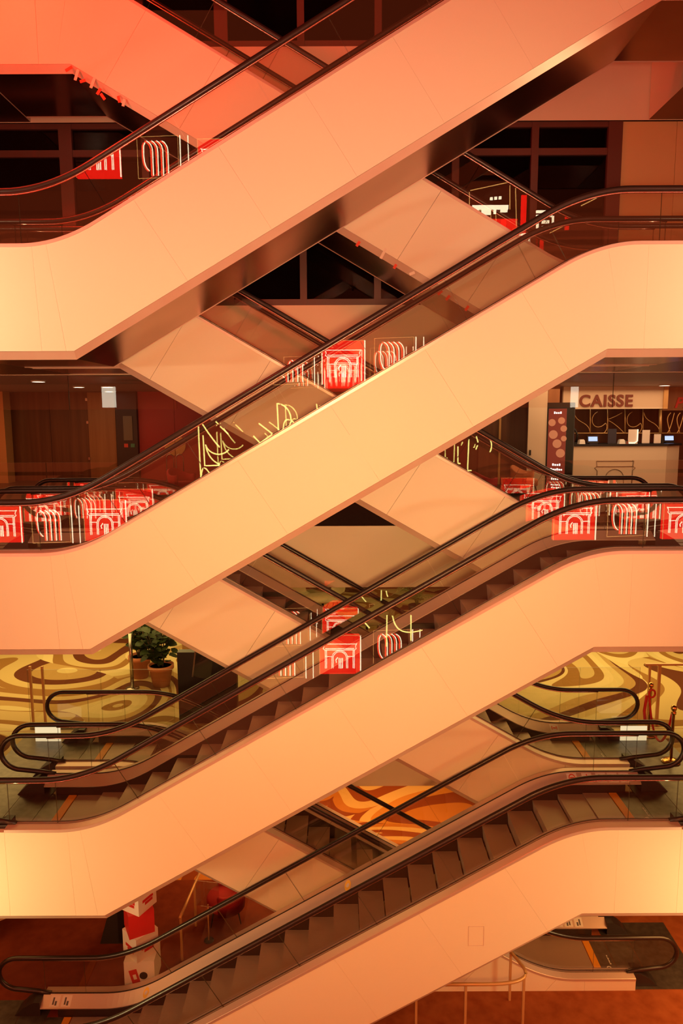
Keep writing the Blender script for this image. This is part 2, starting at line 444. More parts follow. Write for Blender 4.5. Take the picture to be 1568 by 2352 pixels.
def escalator(s, y0, F, rise, xl, label, group, tape=False, floor_clip=None, ext=0.0, gap=.0008, stickers=False, bright_end=False, steps=True):
    """s=+1 rises to the right, -1 to the left; u runs along the flight, v across it"""
    xu = xl + rise / SL
    U = F + rise
    ulo, uhi = xl - 1.445 - ext, xu + 1.445
    root = thing('escalator', label, 'escalator', (s * (xl + xu) / 2, y0 + WID / 2, F), group)
    T = lambda u: zcurve(u, xl - .135, xu - .135, F + .25, U + .25, .52)
    RL = lambda u: zcurve(u, xl - .31, xu - .31, F + .96, U + .96, .62)
    PT = lambda u: zcurve(u, xl - .067, xu - .067, F, U, .6)
    def BO(u):
        z = zcurve(u, xl, xu, F - 1.17, U - 1.17, 1e-6)
        return z if floor_clip is None else max(z, floor_clip)
    kinks = [xl, xu]
    if floor_clip is not None:
        kinks = [xl + (floor_clip - (F - 1.17)) / SL, xu]
    X = lambda u, v, z: (s * u, y0 + v, z)
    us = sorted(set([round(q, 4) for q in frange(ulo, xl - .8, 3) + frange(xl - .8, xl + .6, 14) + frange(xl + .6, xu - .8, 8) + frange(xu - .8, xu + .6, 14) + frange(xu + .6, uhi, 3)]))
    usb = sorted([ulo, uhi] + kinks)

    def sweep(uu, prof, mi=0, smooth=False, b=None, closed=True):
        """prof: list of (v, zfun) joined round, swept along uu"""
        b = b or MB(); n = len(prof); vs = []; fs = []
        for u in uu:
            for v, zf in prof: vs.append(X(u, v, zf(u)))
        for i in range(len(uu) - 1):
            for k in range(n if closed else n - 1):
                fs.append((i * n + k, i * n + (k + 1) % n, (i + 1) * n + (k + 1) % n, (i + 1) * n + k))
        if closed:
            fs.append(tuple(range(n))); fs.append(tuple((len(uu) - 1) * n + k for k in range(n)))
        return b.add(vs, fs, mi, smooth)

    def lean(u, d, w=.55):       # how far a joint square to the slope shifts sideways at this place
        a = max(0, min(1, (u - (xl - .135) + w) / (2 * w)))
        c = max(0, min(1, ((xu - .135) + w - u) / (2 * w)))
        q = min(a, c); q = q * q * (3 - 2 * q)
        return d * q

    # outer cladding, in plates with open joints
    seams = [ulo, ulo + .95, xl - .3] + frange(xl + .9, xu - 1.2, max(1, round((xu - xl - 2.1) / 1.22))) + [xu - .05, uhi - .95, uhi]
    def cladding(v0, v1, name):
        b = MB()
        for i in range(len(seams) - 1):
            a, c = seams[i] + gap, seams[i + 1] - gap
            top = [a] + [u for u in us if a + .02 < u < c - .02] + [c]
            ab, cb = a + lean(a, .69), c + lean(c, .69)
            bot = [ab] + [u for u in kinks if ab + .01 < u < cb - .01] + [cb]
            poly = [(s * u, T(u) - .045) for u in top] + [(s * u, BO(u)) for u in reversed(bot)]
            b.prism(poly, 'y', y0 + v0, y0 + v1)
        return b.build(name, PANEL, root)
    near_clad = cladding(0, .03, 'side_panel')
    cladding(WID - .03, WID, 'side_panel')
    # lower edge trims and the soffit between them
    dz = lambda d: (lambda u: BO(u) - d)
    sweep(usb, [(.002, dz(.004)), (.085, dz(.11)), (.10, dz(.10)), (.03, dz(.0))]).build('lower_trim', TRIM, root)
    sweep(usb, [(WID - .002, dz(.004)), (WID - .085, dz(.11)), (WID - .10, dz(.10)), (WID - .03, dz(.0))]).build('lower_trim', TRIM, root)
    sweep(usb, [(.095, dz(.10)), (WID - .095, dz(.10)), (WID - .095, dz(.08)), (.095, dz(.08))]).build('soffit', BRONZE, root)
    # outer decks
    td = lambda d: (lambda u: T(u) + d)
    for a, c in ((0, .142), (WID, WID - .142)):
        e = .006 if c > a else -.006
        sweep(us, [(a - e, td(-.05)), (a - e, td(-.004)), (a, td(0)), (c, td(.012)), (c, td(-.02)), (a + 5 * e, td(-.05))]).build('outer_deck', DECK, root)
    gv = (.155, WID - .155)
    # inner decks and skirts
    for gvv, d in ((gv[0], 1), (gv[1], -1)):
        sweep(us, [(gvv + d * .012, td(.02)), (gvv + d * .03, td(.02)), (gvv + d * .225, td(-.10)), (gvv + d * .225, td(-.115)), (gvv + d * .012, td(-.02))]).build('inner_deck', DECK, root)
        sweep(us, [(gvv + d * .012, td(.035)), (gvv + d * .026, td(.035)), (gvv + d * .026, td(.02)), (gvv + d * .012, td(.02))]).build('gasket', GASKET, root)
        sweep([u for u in us if ulo + .05 < u < uhi - .05], [(gvv + d * .205, td(-.112)), (gvv + d * .245, td(-.112)), (gvv + d * .245, td(-.62)), (gvv + d * .205, td(-.62))]).build('skirt_panel', SKIRT, root)
    # balustrade glass
    gs = [ulo + .02, ulo + .75, xl + .55] + frange(xl + 1.75, xu - 1.9, max(1, round((xu - xl - 3.6) / 1.2))) + [xu - .55, uhi - .75, uhi - .02]
    def newel(end, r_in):
        """outline of a balustrade end, from the top run round to the inner return"""
        c, zf, k = (ulo - .455, F, -1) if end == 0 else (uhi + .455, U, 1)
        zt = zf + .96; rad = .31
        pts = []
        for i in range(15):
            a = math.pi / 2 - math.pi * i / 14
            pts.append((c + k * (rad - r_in) * 1.12 * math.cos(a), zt - rad + (rad - r_in) * math.sin(a)))
        return pts, c, zf, k
    for gvv in gv:
        ys = (y0 + gvv - .006, y0 + gvv + .006)
        for i in range(len(gs) - 1):
            a, c = gs[i] + .003, gs[i + 1] - .003
            bot = [a] + [u for u in us if a + .02 < u < c - .02] + [c]
            at_, ct = a - lean(a, .35), c - lean(c, .35)
            top = [at_] + [u for u in us if at_ + .02 < u < ct - .02] + [ct]
            poly = [(s * u, T(u) + .005) for u in bot] + [(s * u, RL(u) - .02) for u in reversed(top)]
            MB().prism(poly, 'y', *ys, 0, 1).build('glass_panel', [GLASS, GLASSE], root)
        for end in (0, 1):
            pts, c, zf, k = newel(end, .02)
            e = ulo + .015 if end == 0 else uhi - .015
            poly = [(s * e, zf + .94)] + [(s * p[0], p[1]) for p in pts] + [(s * (e + k * .30), zf + .33), (s * e, zf + .27)]
            MB().prism(poly, 'y', *ys, 0, 1).build('glass_panel', [GLASS, GLASSE], root)
        # handrail loop
        p0, c0, f0, _ = newel(0, 0); p1, c1, f1, _ = newel(1, 0)
        path = [(ulo + .12, f0 + .255), (ulo - .12, f0 + .30)] + list(reversed(p0))
        path += [(u, RL(u)) for u in us if u > ulo - .2 and u < uhi + .2]
        path += p1 + [(uhi + .12, f1 + .30), (uhi - .12, f1 + .255)]
        MB().tube([X(u, gvv, z) for u, z in path], .042, 10).build('handrail', RUBBER, root)
        g0 = [(u, RL(u) - .047) for u in us]
        MB().tube([X(u, gvv, z) for u, z in g0], .014, 6).build('handrail_guide', GUIDE, root)
    # landing plates, safety strips, newel caps
    for end, zf, k, e, kk in ((0, F, -1, ulo, xl - .88 - ext), (1, U, 1, uhi, xu + .88)):
        b = MB(); q1 = e + k * 1.32
        cuts = [kk, e - k * .13, e + k * .38, q1]
        for i in range(3):
            lo, hi = sorted((cuts[i], cuts[i + 1]))
            lo += .004; hi -= .004
            vv = (.41, WID - .41) if i == 0 else (.03, WID - .03)
            b.box(*[tuple(t) for t in ((min(s * lo, s * hi), y0 + vv[0], zf - .02), (max(s * lo, s * hi), y0 + vv[1], zf + .004))])
        b.build('landing_plate', PLATE, root)
        lo, hi = sorted((s * (kk - k * .005), s * (kk + k * .125)))
        MB().box((lo, y0 + .415, zf - .01), (hi, y0 + WID - .415, zf + .012)).build('safety_strip', YELLOW, root)
        for gvv, d in ((gv[0], 1), (gv[1], -1)):
            v0, v1 = gvv - d * .06, gvv + d * .225
            prof = [(e, zf + .005), (e, zf + .262), (e + k * .12, zf + .262), (e + k * .30, zf + .16), (e + k * .46, zf + .005)]
            MB().prism([(s * a, z) for a, z in prof], 'y', y0 + min(v0, v1), y0 + max(v0, v1)).build('newel_cap', CAP, root)
    # steps
    if steps:
        u0 = xl - .86 - ext; n = int((xu + .86 - u0) / .42)
        run = (xu + .86 - u0) / n
        for i in range(n):
            a = u0 + run * i
            zt = PT(a + run * .5) + .004; zp = PT(a - run * .5) if i else F
            b = MB()
            poly = [(a, zt), (a + run, zt), (a + run, zt - .03), (a + .05, zt - .03), (a + .055, min(zp, zt - .03) - .04), (a + .03, min(zp, zt - .03) - .04), (a + .012, zt - .10)]
            b.prism([(s * p, z) for p, z in poly], 'y', y0 + .405, y0 + WID - .405)
            b.build('step', STEPM, root)
    if stickers:
        def deckq(u, w, hgt0, hgt1, m, name, round_=False, parent=None, lift=.002):
            # a flat sticker on the far inner deck (which slopes down toward the steps)
            v_a, v_b = gv[1] - .03, gv[1] - .225
            def pt(uu, h): return X(uu, v_a + (v_b - v_a) * (1 - h), T(uu) + .02 - .12 * (1 - h) + lift)
            b = MB()
            if round_:
                n = 20; vs = [pt(u + w * math.cos(2 * math.pi * i / n), (hgt0 + hgt1) / 2 + (hgt1 - hgt0) / 2 * math.sin(2 * math.pi * i / n)) for i in range(n)]
                vs2 = [Vector(v) - Vector((0, 0, .0015)) for v in vs]
                b.add(vs + vs2, [tuple(range(n)), tuple(range(2 * n - 1, n - 1, -1))] + [(i, (i + 1) % n, n + (i + 1) % n, n + i) for i in range(n)])
            else:
                vs = [pt(u, hgt0), pt(u + w, hgt0), pt(u + w, hgt1), pt(u, hgt1)]
                vs2 = [Vector(v) - Vector((0, 0, .0015)) for v in vs]
                b.add(vs + vs2, [(0, 1, 2, 3), (7, 6, 5, 4), (0, 1, 5, 4), (1, 2, 6, 5), (2, 3, 7, 6), (3, 0, 4, 7)])
            return b.build(name, m, parent or root)
        for uu in stickers[0]:
            st = deckq(uu, .055, .12, .88, STICKY, 'round_sticker', True)
            st['label'] = 'round yellow sticker'
            deckq(uu, .030, .36, .64, PAPER, 'sticker_mark', True, st, .004)
        for u1, kind in stickers[1]:
            w = .17
            st = deckq(u1, w, .12, .9, STICK, 'pictogram_sticker')
            if kind == 'stop':
                deckq(u1 + w / 2, .058, .18, .84, STICKR, 'sticker_mark', True, st, .0035)
                deckq(u1 + w / 2, .042, .28, .74, STICK, 'sticker_mark', True, st, .0045)
                deckq(u1 + w / 2 - .035, .07, .46, .56, STICKR, 'sticker_mark', False, st, .0055)
            elif kind == 'tri':
                deckq(u1 + .04, .09, .2, .3, STICKR, 'sticker_mark', False, st, .0035)
                deckq(u1 + .06, .05, .35, .55, STICKR, 'sticker_mark', False, st, .0035)
                deckq(u1 + .077, .016, .6, .8, STICKR, 'sticker_mark', False, st, .0035)
            else:
                deckq(u1 + .045, .03, .25, .75, STICKK, 'sticker_mark', False, st, .0035)
                deckq(u1 + .09, .035, .2, .5, STICKK, 'sticker_mark', False, st, .0035)
    if tape:
        for px, py, ang, ln, red in tape:
            p = at(px, py, y0 - .004)
            M = Matrix.Translation(p) @ Matrix.Rotation(R(ang), 4, 'Y')
            MB().box((-.022, -.003, -ln * .38), (.022, .003, ln * .38), 0, M).build('tape_strip', TAPE if red else TAPEB, near_clad)['label'] = 'strip of red tape' if red else 'strip of beige tape'
    if bright_end:
        MB().box((s * bright_end - .26, y0 + WID - .40, F + .005), (s * bright_end + .26, y0 + WID - .38, F + .30)).build('end_bright_panel', GLOW_PANEL, root)  # emissive cream panel at the lower end
    return root

EY, BY = 10.0, 11.95
front_g = rear_g = None
tapes = [(158, 158, 60, .16, True), (176, 172, 20, .22, False), (190, 186, 75, .12, True), (213, 190, 25, .22, False), (227, 210, 35, .14, True), (236, 222, -35, .14, True), (273, 228, -12, .13, True), (284, 236, 15, .14, False),
         (822, 560, 35, .12, True), (880, 582, 28, .24, False), (907, 612, 30, .10, True), (946, 628, 70, .12, False), (1010, 672, 50, .12, True), (1028, 684, 40, .12, True), (1072, 708, 35, .12, True)]
escalator(1, EY, L1, L2 - L1, -3.655, 'topmost front escalator with pink lit side panel and broad dark shiny underside', None)
escalator(1, EY, L0, L1 - L0, -3.655, 'second front escalator from the top, pale peach, crossing the middle of the photo', None)
escalator(1, EY, LM1, L0 - LM1, -3.655, 'front escalator, third from the top, rising from the swirl carpet floor with potted plants', None)
escalator(1, EY, LM2, LM1 - LM2, -3.655, 'lowest front escalator with orange side panel and its brown steps in full view', None, floor_clip=LM2 + .002, ext=.33,
          stickers=[(-.02 + .1, -3.55), ((3.86, 'stop'), (4.12, 'tri'), (4.36, 'a'), (4.56, 'b'), (4.76, 'a'), (-5.28, 'a'), (-5.07, 'b'))])
escalator(-1, BY, L1, L2 - L1, -3.655, gap=.002, label= 'topmost rear escalator rising to the left, with red tape along its lower edge', group=None, tape=tapes)
escalator(-1, BY, L0, L1 - L0, -3.655, gap=.002, label= 'rear escalator coming down to the cash desk floor behind the second front escalator', group=None)
escalator(-1, BY, LM1, L0 - LM1, -3.655, gap=.002, label= 'rear escalator ending beside the red roped brass posts', group=None, bright_end=-5.75,
          stickers=[(), ((-4.3, 'stop'),)])
escalator(-1, BY, LM2, LM1 - LM2, -3.655, gap=.002, label= 'lowest rear escalator, its foot on the rust carpet at bottom right', group=None, floor_clip=LM2 + .002, ext=.33,
          stickers=[(), ((-4.95, 'a'), (-4.74, 'b'), (-4.53, 'a'), (-4.32, 'b'))])
ha = MB(); q0 = at(1075, 2172, EY - .001); q1 = at(1111, 2128, EY - .001)
for a_, b_ in (((q0.x, q0.z), (q1.x, q0.z)), ((q1.x, q0.z), (q1.x, q1.z)), ((q1.x, q1.z), (q0.x, q1.z)), ((q0.x, q1.z), (q0.x, q0.z))):
    ha.box((min(a_[0], b_[0]) - .002, EY - .003, min(a_[1], b_[1]) - .002), (max(a_[0], b_[0]) + .002, EY + .002, max(a_[1], b_[1]) + .002))
lowest_front = [o for o in col.objects if o.get('label', '').startswith('lowest front')][0]
ha.build('access_hatch', DECK, lowest_front)
def plate_mark(root, x, y, z):
    n = 20; b = MB(); vs = []
    for i in range(n):
        a = 2 * math.pi * i / n
        vs += [(x + .045 * math.cos(a), y + .045 * math.sin(a), z), (x + .025 * math.cos(a), y + .025 * math.sin(a), z)]
    b.add(vs, [(2 * i, (2 * i + 2) % (2 * n), (2 * i + 3) % (2 * n), 2 * i + 1) for i in range(n)])
    for i, w in enumerate((.03, .016, .024, .018, .028, .014, .022)):
        b.add([(x + .05, y + .09 + i * .035, z), (x + .05 + w, y + .09 + i * .035, z), (x + .05 + w, y + .115 + i * .035, z), (x + .05, y + .115 + i * .035, z)], [(0, 1, 2, 3)])
    b.build('plate_mark', STICK, root)
escs = [o for o in col.objects if o.get('category') == 'escalator']
plate_mark(escs[3], 4.86, 10.62, LM1 + .0055); plate_mark(escs[7], 5.15, 12.5, LM2 + .0055); plate_mark(escs[6], 4.86, 12.5, LM1 + .0055)
# emissive cream panel under the upper end of the lowest rear escalator
o = MB().box((-6.1, 13.45, LM1 + .002), (-5.6, 13.47, LM1 + .30)).build('floor_bright_panel', GLOW_PANEL)
tag(o, 'small glowing cream panel standing at the left foot of the carpet floor, behind the handrail loops', 'light panel')

# ------------------------------------------------------------------ slab-edge glass balustrades and the glass smoke curtain
def balustrade(label, x0, x1, zf, n, y=14.03, posts=()):
    root = thing('glass_balustrade', label, 'railing', ((x0 + x1) / 2, y, zf))
    w = (x1 - x0) / n
    for i in range(n):
        MB().prism([(x0 + w * i + .006, zf + .01), (x0 + w * (i + 1) - .006, zf + .01), (x0 + w * (i + 1) - .006, zf + 1.27), (x0 + w * i + .006, zf + 1.27)], 'y', y - .006, y + .006, 0, 1).build('glass_panel', [GLASS, GLASSE], root)
    MB().box((x0, y - .03, zf), (x1, y + .03, zf + .05)).build('base_rail', STEEL, root)
    for px in posts:
        MB().box((px - .022, y + .02, zf), (px + .022, y + .06, zf + 1.33)).build('post', TANMET, root)
    return root
balustrade('glass balustrade at the floor edge in front of the walnut wall', -10, -4.4, L0, 4)
balustrade('glass balustrade at the floor edge in front of the cash desk', 4.3, 10, L0, 4)
balustrade('glass balustrade in front of the potted plants on the swirl carpet', -6.45, -3.45, LM1, 2, posts=(-6.4, -6.15))
balustrade('glass balustrade at the swirl carpet edge left of the red rope posts', 2.4, 6.1, LM1, 3)
r_ = thing('railing_end', 'tan metal railing frame behind the red rope brass posts', 'railing', (6.6, 14.05, LM1))
MB().box((6.28, 14.03, LM1), (6.32, 14.07, LM1 + 1.33)).build('post', TANMET, r_)
MB().box((6.47, 14.03, LM1), (6.53, 14.07, LM1 + 1.33)).build('post', TANMET, r_)
MB().box((6.2, 14.02, LM1 + 1.30), (8.5, 14.08, LM1 + 1.34)).build('top_rail', TANMET, r_)
def curtain(label, x0, x1, n):
    root = thing('smoke_curtain', label, 'glass panel', ((x0 + x1) / 2, 14.1, L1 - 1.28))
    w = (x1 - x0) / n
    for i in range(n):
        MB().prism([(x0 + w * i + .005, 2.30), (x0 + w * (i + 1) - .005, 2.30), (x0 + w * (i + 1) - .005, 2.957), (x0 + w * i + .005, 2.957)], 'y', 14.09, 14.11, 0, 1).build('glass_panel', [CURTG, GLASSE], root)
curtain('glass strip hanging from the ceiling edge at left, before the walnut wall', -9.5, -3.2, 3)
curtain('glass strip hanging from the ceiling edge at right, before the cash desk', 3.2, 9.5, 3)

# ------------------------------------------------------------------ cash desk storey (L0)
def wallbox(name, x0, x1, y, m, z0=L0, z1=2.95, d=.12):
    return struct(MB().box((x0, y, z0), (x1, y + d, z1)).build(name, m))
g = MB()
for x0, x1 in ((-16, -9.70), (-9.69, -8.45)): g.box((x0, 24, 0), (x1, 24.12, 2.95))
struct(g.build('wall_back', WALNUT))
d = bpy.data.objects.new('door_1', None); col.objects.link(d); d.location = (-7.95, 24, 0); struct(d)
MB().box((-8.40, 23.93, 0), (-7.50, 23.99, 2.93)).build('door_leaf', OAK, d)
for z in (.7, 1.9, 2.65): MB().box((-8.45, 23.88, z), (-8.38, 23.93, z + .09)).build('hinge', STEEL, d)
wallbox('wall_back', -8.45, -7.45, 24.0, WALNUT)
wallbox('wall_back', -7.45, -6.75, 23.8, mat('dark_pier_paint', (.055, .018, .010), .6), d=.32)
o = MB().box((-7.20, 23.77, 1.35), (-6.90, 23.798, 2.15)).build('notice_board', mat('dim_notice', (.16, .10, .06), .6)); tag(o, 'dark framed notice on the pier between walnut and red walls', 'notice')
for x, m in ((-7.2, STICKR), (-6.98, mat('green_sign', (.08, .20, .10), .5))):
    o = MB().box((x, 23.78, 1.12), (x + .13, 23.798, 1.24)).build('safety_sign', m)
    tag(o, 'small red safety sign under the dark notice' if m is STICKR else 'small green safety sign under the dark notice', 'sign')
g = MB()
for x0, x1 in ((-6.75, -5.56), (-5.55, -3.9), (-3.89, 4.2)): g.box((x0, 24, 0), (x1, 24.12, 2.95))
struct(g.build('wall_back', REDWALL))
o = MB()
for k in (0, 1):
    n = 14; a0 = math.pi / 2 + math.pi * k
    poly = [(-5.555 + (-.012 if k == 0 else .012) + .34 * math.cos(a0 + math.pi * i / n), 1.17 + .34 * math.sin(a0 + math.pi * i / n)) for i in range(n + 1)]
    o.prism(poly, 'y', 23.96, 23.995)
tag(o.build('door_plate', GOLD), 'round brass plate split down the middle on the red wall', 'door plate')
wallbox('trim_2', -11.5, -10.85, 23.2, GOLD, d=.5)
wallbox('wall_back', 4.2, 5.6, 24, WALNUT); wallbox('wall_back', 5.6, 16, 24.6, WALNUT)
wallbox('trim_3', 6.1, 6.16, 22.3, GOLD)
g = bpy.data.objects.new('door_2', None); col.objects.link(g); g.location = (6.0, 20, 0); struct(g)
MB().box((5.20, 20.0, 0), (5.72, 20.06, 2.94)).build('door_leaf', COUNTER, g)
MB().box((5.25, 19.95, 1.02), (5.29, 19.998, 1.17)).build('handle', BLACK, g)
struct(MB().box((5.73, 20, 0), (6.05, 20.3, 2.95)).build('trim_4', OAK))
wallbox('wall_back', 4.25, 5.1, 22.2, WALNUT)
struct(MB().box((4.86, 22.12, 0), (4.92, 22.19, 2.95)).build('trim_5', GOLD))

# cash desk
X0, X1, YC = 6.75, 9.55, 21.0
c = thing('cash_desk', 'long cream cash desk with dark worktop under the CAISSE sign', 'counter', ((X0 + X1) / 2, YC + .4, 0))
MB().prism([(X0, YC), (X1, YC), (X1 + .55, YC + .4), (X1 + .55, YC + .85), (X0, YC + .85)], 'z', 0, 1.22).build('body', COUNTER, c)
MB().prism([(X0 - .04, YC - .05), (X1 + .02, YC - .05), (X1 + .62, YC + .38), (X1 + .62, YC + .9), (X0 - .04, YC + .9)], 'z', 1.22, 1.28).build('worktop', BLACK, c)
arch = MB()
LN = mat('engraved_line', (.22, .15, .10), .5)
def stroke(b, pts, r=.012, y=YC - .006): b.tube([(p[0], y, p[1]) for p in pts], r, 5)
ax = 8.05
stroke(arch, [(ax - .55, .78), (ax + .55, .78)]); stroke(arch, [(ax - .55, .62), (ax + .55, .62)])
for k in (-1, 1):
    stroke(arch, [(ax + k * .55, .78), (ax + k * .53, .62), (ax + k * .60, .58), (ax + k * .52, .50), (ax + k * .52, .04)])
stroke(arch, [(ax + .27 * math.cos(a), .27 + .27 * math.sin(a)) for a in frange(0, math.pi, 16)])
stroke(arch, [(ax - .27, .27), (ax - .27, .04)]); stroke(arch, [(ax + .27, .27), (ax + .27, .04)])
arch.build('line_drawing', LN, c)
s_ = thing('hanging_sign', 'cream hanging sign with the red letters CAISSE above the cash desk', 'sign', (8.2, 21.2, 2.95))
MB().box((6.5, 21.15, 2.30), (9.42, 21.27, 2.95)).build('board', COUNTER, s_)
MB().box((9.42, 21.10, 2.30), (9.55, 21.30, 2.95)).build('end_strip', GOLD, s_)
tc_ = at(1391, 922, 21.13)
text_mesh('lettering', 'CAISSE', .47, .02, mat('sign_letter_red', (.16, .03, .015), .5), s_, Matrix.Translation((tc_.x, 21.13, tc_.z)) @ Matrix.Rotation(R(90), 4, 'X') @ Matrix.Scale(1.0, 4), .014)
s_ = thing('hanging_sign', 'red script sign at the right edge beyond the CAISSE sign', 'sign', (10.6, 21.8, 2.95))
MB().box((9.75, 21.9, 2.25), (12.5, 22.0, 2.95)).build('board', OAK, s_)
tp = at(1588, 926, 21.88)
text_mesh('lettering', 'Prom', .44, .02, mat('script_red', (.55, .02, .015), .4, 0, .5, (1, .03, .01), .06), s_, Matrix.Translation((tp.x, 21.88, tp.z)) @ Matrix.Rotation(R(90), 4, 'X'), .01, .3)
gr = thing('metal_grille', 'gold openwork grille of curling bars between sign and cash desk', 'grille', (8.1, 21.6, 1.6))
def gp(px, py): p = at(px, py, 21.6); return (p.x, 21.6, p.z)
b = MB()
for px in (1316, 1355, 1395, 1435, 1476, 1516): b.tube([gp(px, 940), gp(px, 996)], .016 if px < 1510 else .05, 6)
b.tube([gp(1296, 995), gp(1568, 995)], .016, 6)
b.build('bar', GOLD, gr)
b = MB()
def bez(P, n=14):
    out = []
    for i in range(n + 1):
        t = i / n; p = [Vector(q) for q in P]
        while len(p) > 1: p = [p[j].lerp(p[j + 1], t) for j in range(len(p) - 1)]
        out.append(p[0])
    return out
for dx in (0, 160):
    b.tube(bez([gp(1318 + dx, 947), gp(1322 + dx, 975), gp(1352 + dx, 965), gp(1355 + dx, 995)]), .012, 6)
for dx in (0, 80):
    b.tube(bez([gp(1372 + dx, 946), gp(1350 + dx, 955), gp(1356 + dx, 990), gp(1378 + dx, 986), gp(1390 + dx, 972)]), .012, 6)
    b.tube(bez([gp(1390 + dx, 972), gp(1397 + dx, 980), gp(1392 + dx, 990), gp(1386 + dx, 995)]), .012, 6)
b.tube(bez([gp(1397, 963), gp(1415, 956), gp(1428, 948)]), .012, 6); b.tube(bez([gp(1397, 966), gp(1415, 975), gp(1433, 995)]), .012, 6)
for dx in (0, 22, 40):
    b.tube(bez([gp(1540 + dx, 948), gp(1525 + dx, 962), gp(1536 + dx, 975), gp(1538 + dx, 995)]), .016, 6)
    b.tube(bez([gp(1548 + dx, 948), gp(1540 + dx, 985), gp(1532 + dx, 995)]), .014, 6)
b.build('curl', GOLD, gr)

def desk_item(name, label, cat, x, y, build):
    o = thing(name, label, cat, (x, y, 1.28), None); build(o, x, y, 1.28); return o
def payment(o, x, y, z):
    M = rotz((x, y, z), .15)
    MB().box((-.13, -.06, 0), (.13, .06, .03), 0, M).build('base', BLACK, o)
    MB().box((-.17, -.02, .03), (.17, .02, .24), 0, M @ Matrix.Rotation(-.15, 4, 'X')).build('housing', BLACK, o)
    MB().box((-.14, -.026, .08), (.14, -.021, .21), 0, M @ Matrix.Rotation(-.15, 4, 'X')).build('screen', SCREENB, o)
desk_item('payment_terminal', 'black payment terminal with blue screen on the cash desk', 'terminal', 7.42, 21.15, payment)
def stand_k(m, w, h):
    def f(o, x, y, z):
        MB().box((x - w / 2, y - .03, z), (x + w / 2, y + .05, z + .015)).build('foot', BLACK, o)
        MB().box((x - w / 2, y - .01, z + .01), (x + w / 2, y + .012, z + h)).build('card', m, o)
    return f
desk_item('leaflet_stand', 'dark leaflet stand in the middle of the cash desk', 'leaflet stand', 8.0, 21.2, stand_k(mat('dark_leaflet', (.03, .03, .05), .4), .25, .44))
desk_item('leaflet_stand', 'tall blank cream card standing on the right half of the cash desk', 'leaflet stand', 9.0, 21.2, stand_k(PAPER, .22, .40))
desk_item('leaflet_stand', 'short cream card with a dark mark near the right end of the cash desk', 'leaflet stand', 9.32, 21.15, stand_k(PAPER, .2, .28))
def glowcard(o, x, y, z):
    MB().box((x - .14, y, z), (x + .14, y + .02, z + .42)).build('plate', PAPER, o)
    MB().tube([(x - .14, y - .012, z + .022), (x + .05, y - .012, z + .022), (x + .13, y - .012, z + .08), (x + .13, y - .012, z + .42)], .018, 6).build('glow_edge', neon('glow_edge', (1, .8, .5), 1.6), o)
desk_item('edge_lit_card', 'edge-lit plate glowing white on the cash desk', 'display', 8.62, 21.2, glowcard)
def box_item(m, w, h, cap=None):
    def f(o, x, y, z):
        MB().prism([(x - w / 2, z), (x + w / 2, z), (x + w / 2 - .02, z + h), (x - w / 2 + .02, z + h)], 'y', y - w / 2, y + w / 2).build('body', m, o)
        MB().box((x - w / 3, y - w / 3, z + h), (x + w / 3, y + w / 3, z + h + .02)).build('lid', cap or m, o)
    return f
desk_item('dispenser', 'white box beside the blue screened terminal on the cash desk', 'dispenser', 7.10, 21.2, box_item(WHITE, .18, .11))
desk_item('dispenser', 'white box right of the dark leaflet stand on the cash desk', 'dispenser', 8.28, 21.2, box_item(WHITE, .18, .11))
desk_item('card_reader', 'grey hump-backed device right of the middle white box', 'card reader', 8.41, 21.12, box_item(STEEL, .09, .08, BLACK))
desk_item('pen_pot', 'black pot beside the post at the right end of the cash desk', 'pot', 9.5, 21.25, box_item(BLACK, .09, .2))
def scanner(o, x, y, z):
    MB().box((x - .12, y - .1, z), (x + .12, y + .1, z + .04)).build('base', BLACK, o)
    MB().tube([(x, y, z + .04), (x + .05, y, z + .25), (x - .04, y, z + .42), (x - .25, y, z + .40)], .03, 8).build('arm', BLACK, o)
desk_item('desk_arm', 'black bent monitor arm at the left end of the cash desk', 'monitor arm', 7.0, 21.4, scanner)
desk_item('payment_terminal', 'small bright screened terminal round the corner of the cash desk', 'terminal', 9.85, 21.55, payment)

# kiosk
k_ = thing('advertising_screen', 'tall black advertising screen with orange discs and white text left of the cash desk', 'screen', (5.5, 18.2, 0))
M = rotz((5.55, 18.2, 0), R(-24))
MB().box((-.33, -.06, 0), (.33, .12, 2.45), 0, M).build('cabinet', BLACK, k_)
MB().box((-.29, -.066, .25), (.15, -.061, 2.30), 0, M).build('screen', mat('kiosk_screen', (.08, .01, .008), .3, 0, .5, (.5, .06, .03), .35), k_)
b = MB()
for i, (x, z, r) in enumerate([(-.20, 1.95, .09), (.03, 2.0, .085), (.09, 1.80, .08), (-.16, 1.65, .11), (-.06, 1.42, .11), (.03, 1.18, .11), (.10, 1.55, .07)]):
    n = 18
    b.add([M @ Vector((x + r * math.cos(2 * math.pi * j / n), -.069, z + r * math.sin(2 * math.pi * j / n))) for j in range(n)], [tuple(range(n))])
b.build('printed_disc', mat('kiosk_disc', (.4, .15, .08), .4, 0, .5, (1, .35, .15), .32), k_)
b = MB()
for z, w, x in ((2.17, .2, -.06), (.86, .22, -.05), (.74, .30, -.05), (.62, .22, -.07), (.50, .19, -.08), (.36, .24, -.06), (.29, .22, -.06)):
    nn = max(3, int(w / .045))
    for j in range(nn):
        xx = x - w / 2 + w * j / nn
        hh = .042 if z > .4 else .02
        b.box((xx, -.071, z), (xx + w / nn * .72, -.068, z + hh * (1 + .35 * ((j * 7) % 3 == 0))), 0, M)
b.build('text_line', SCREENT, k_)

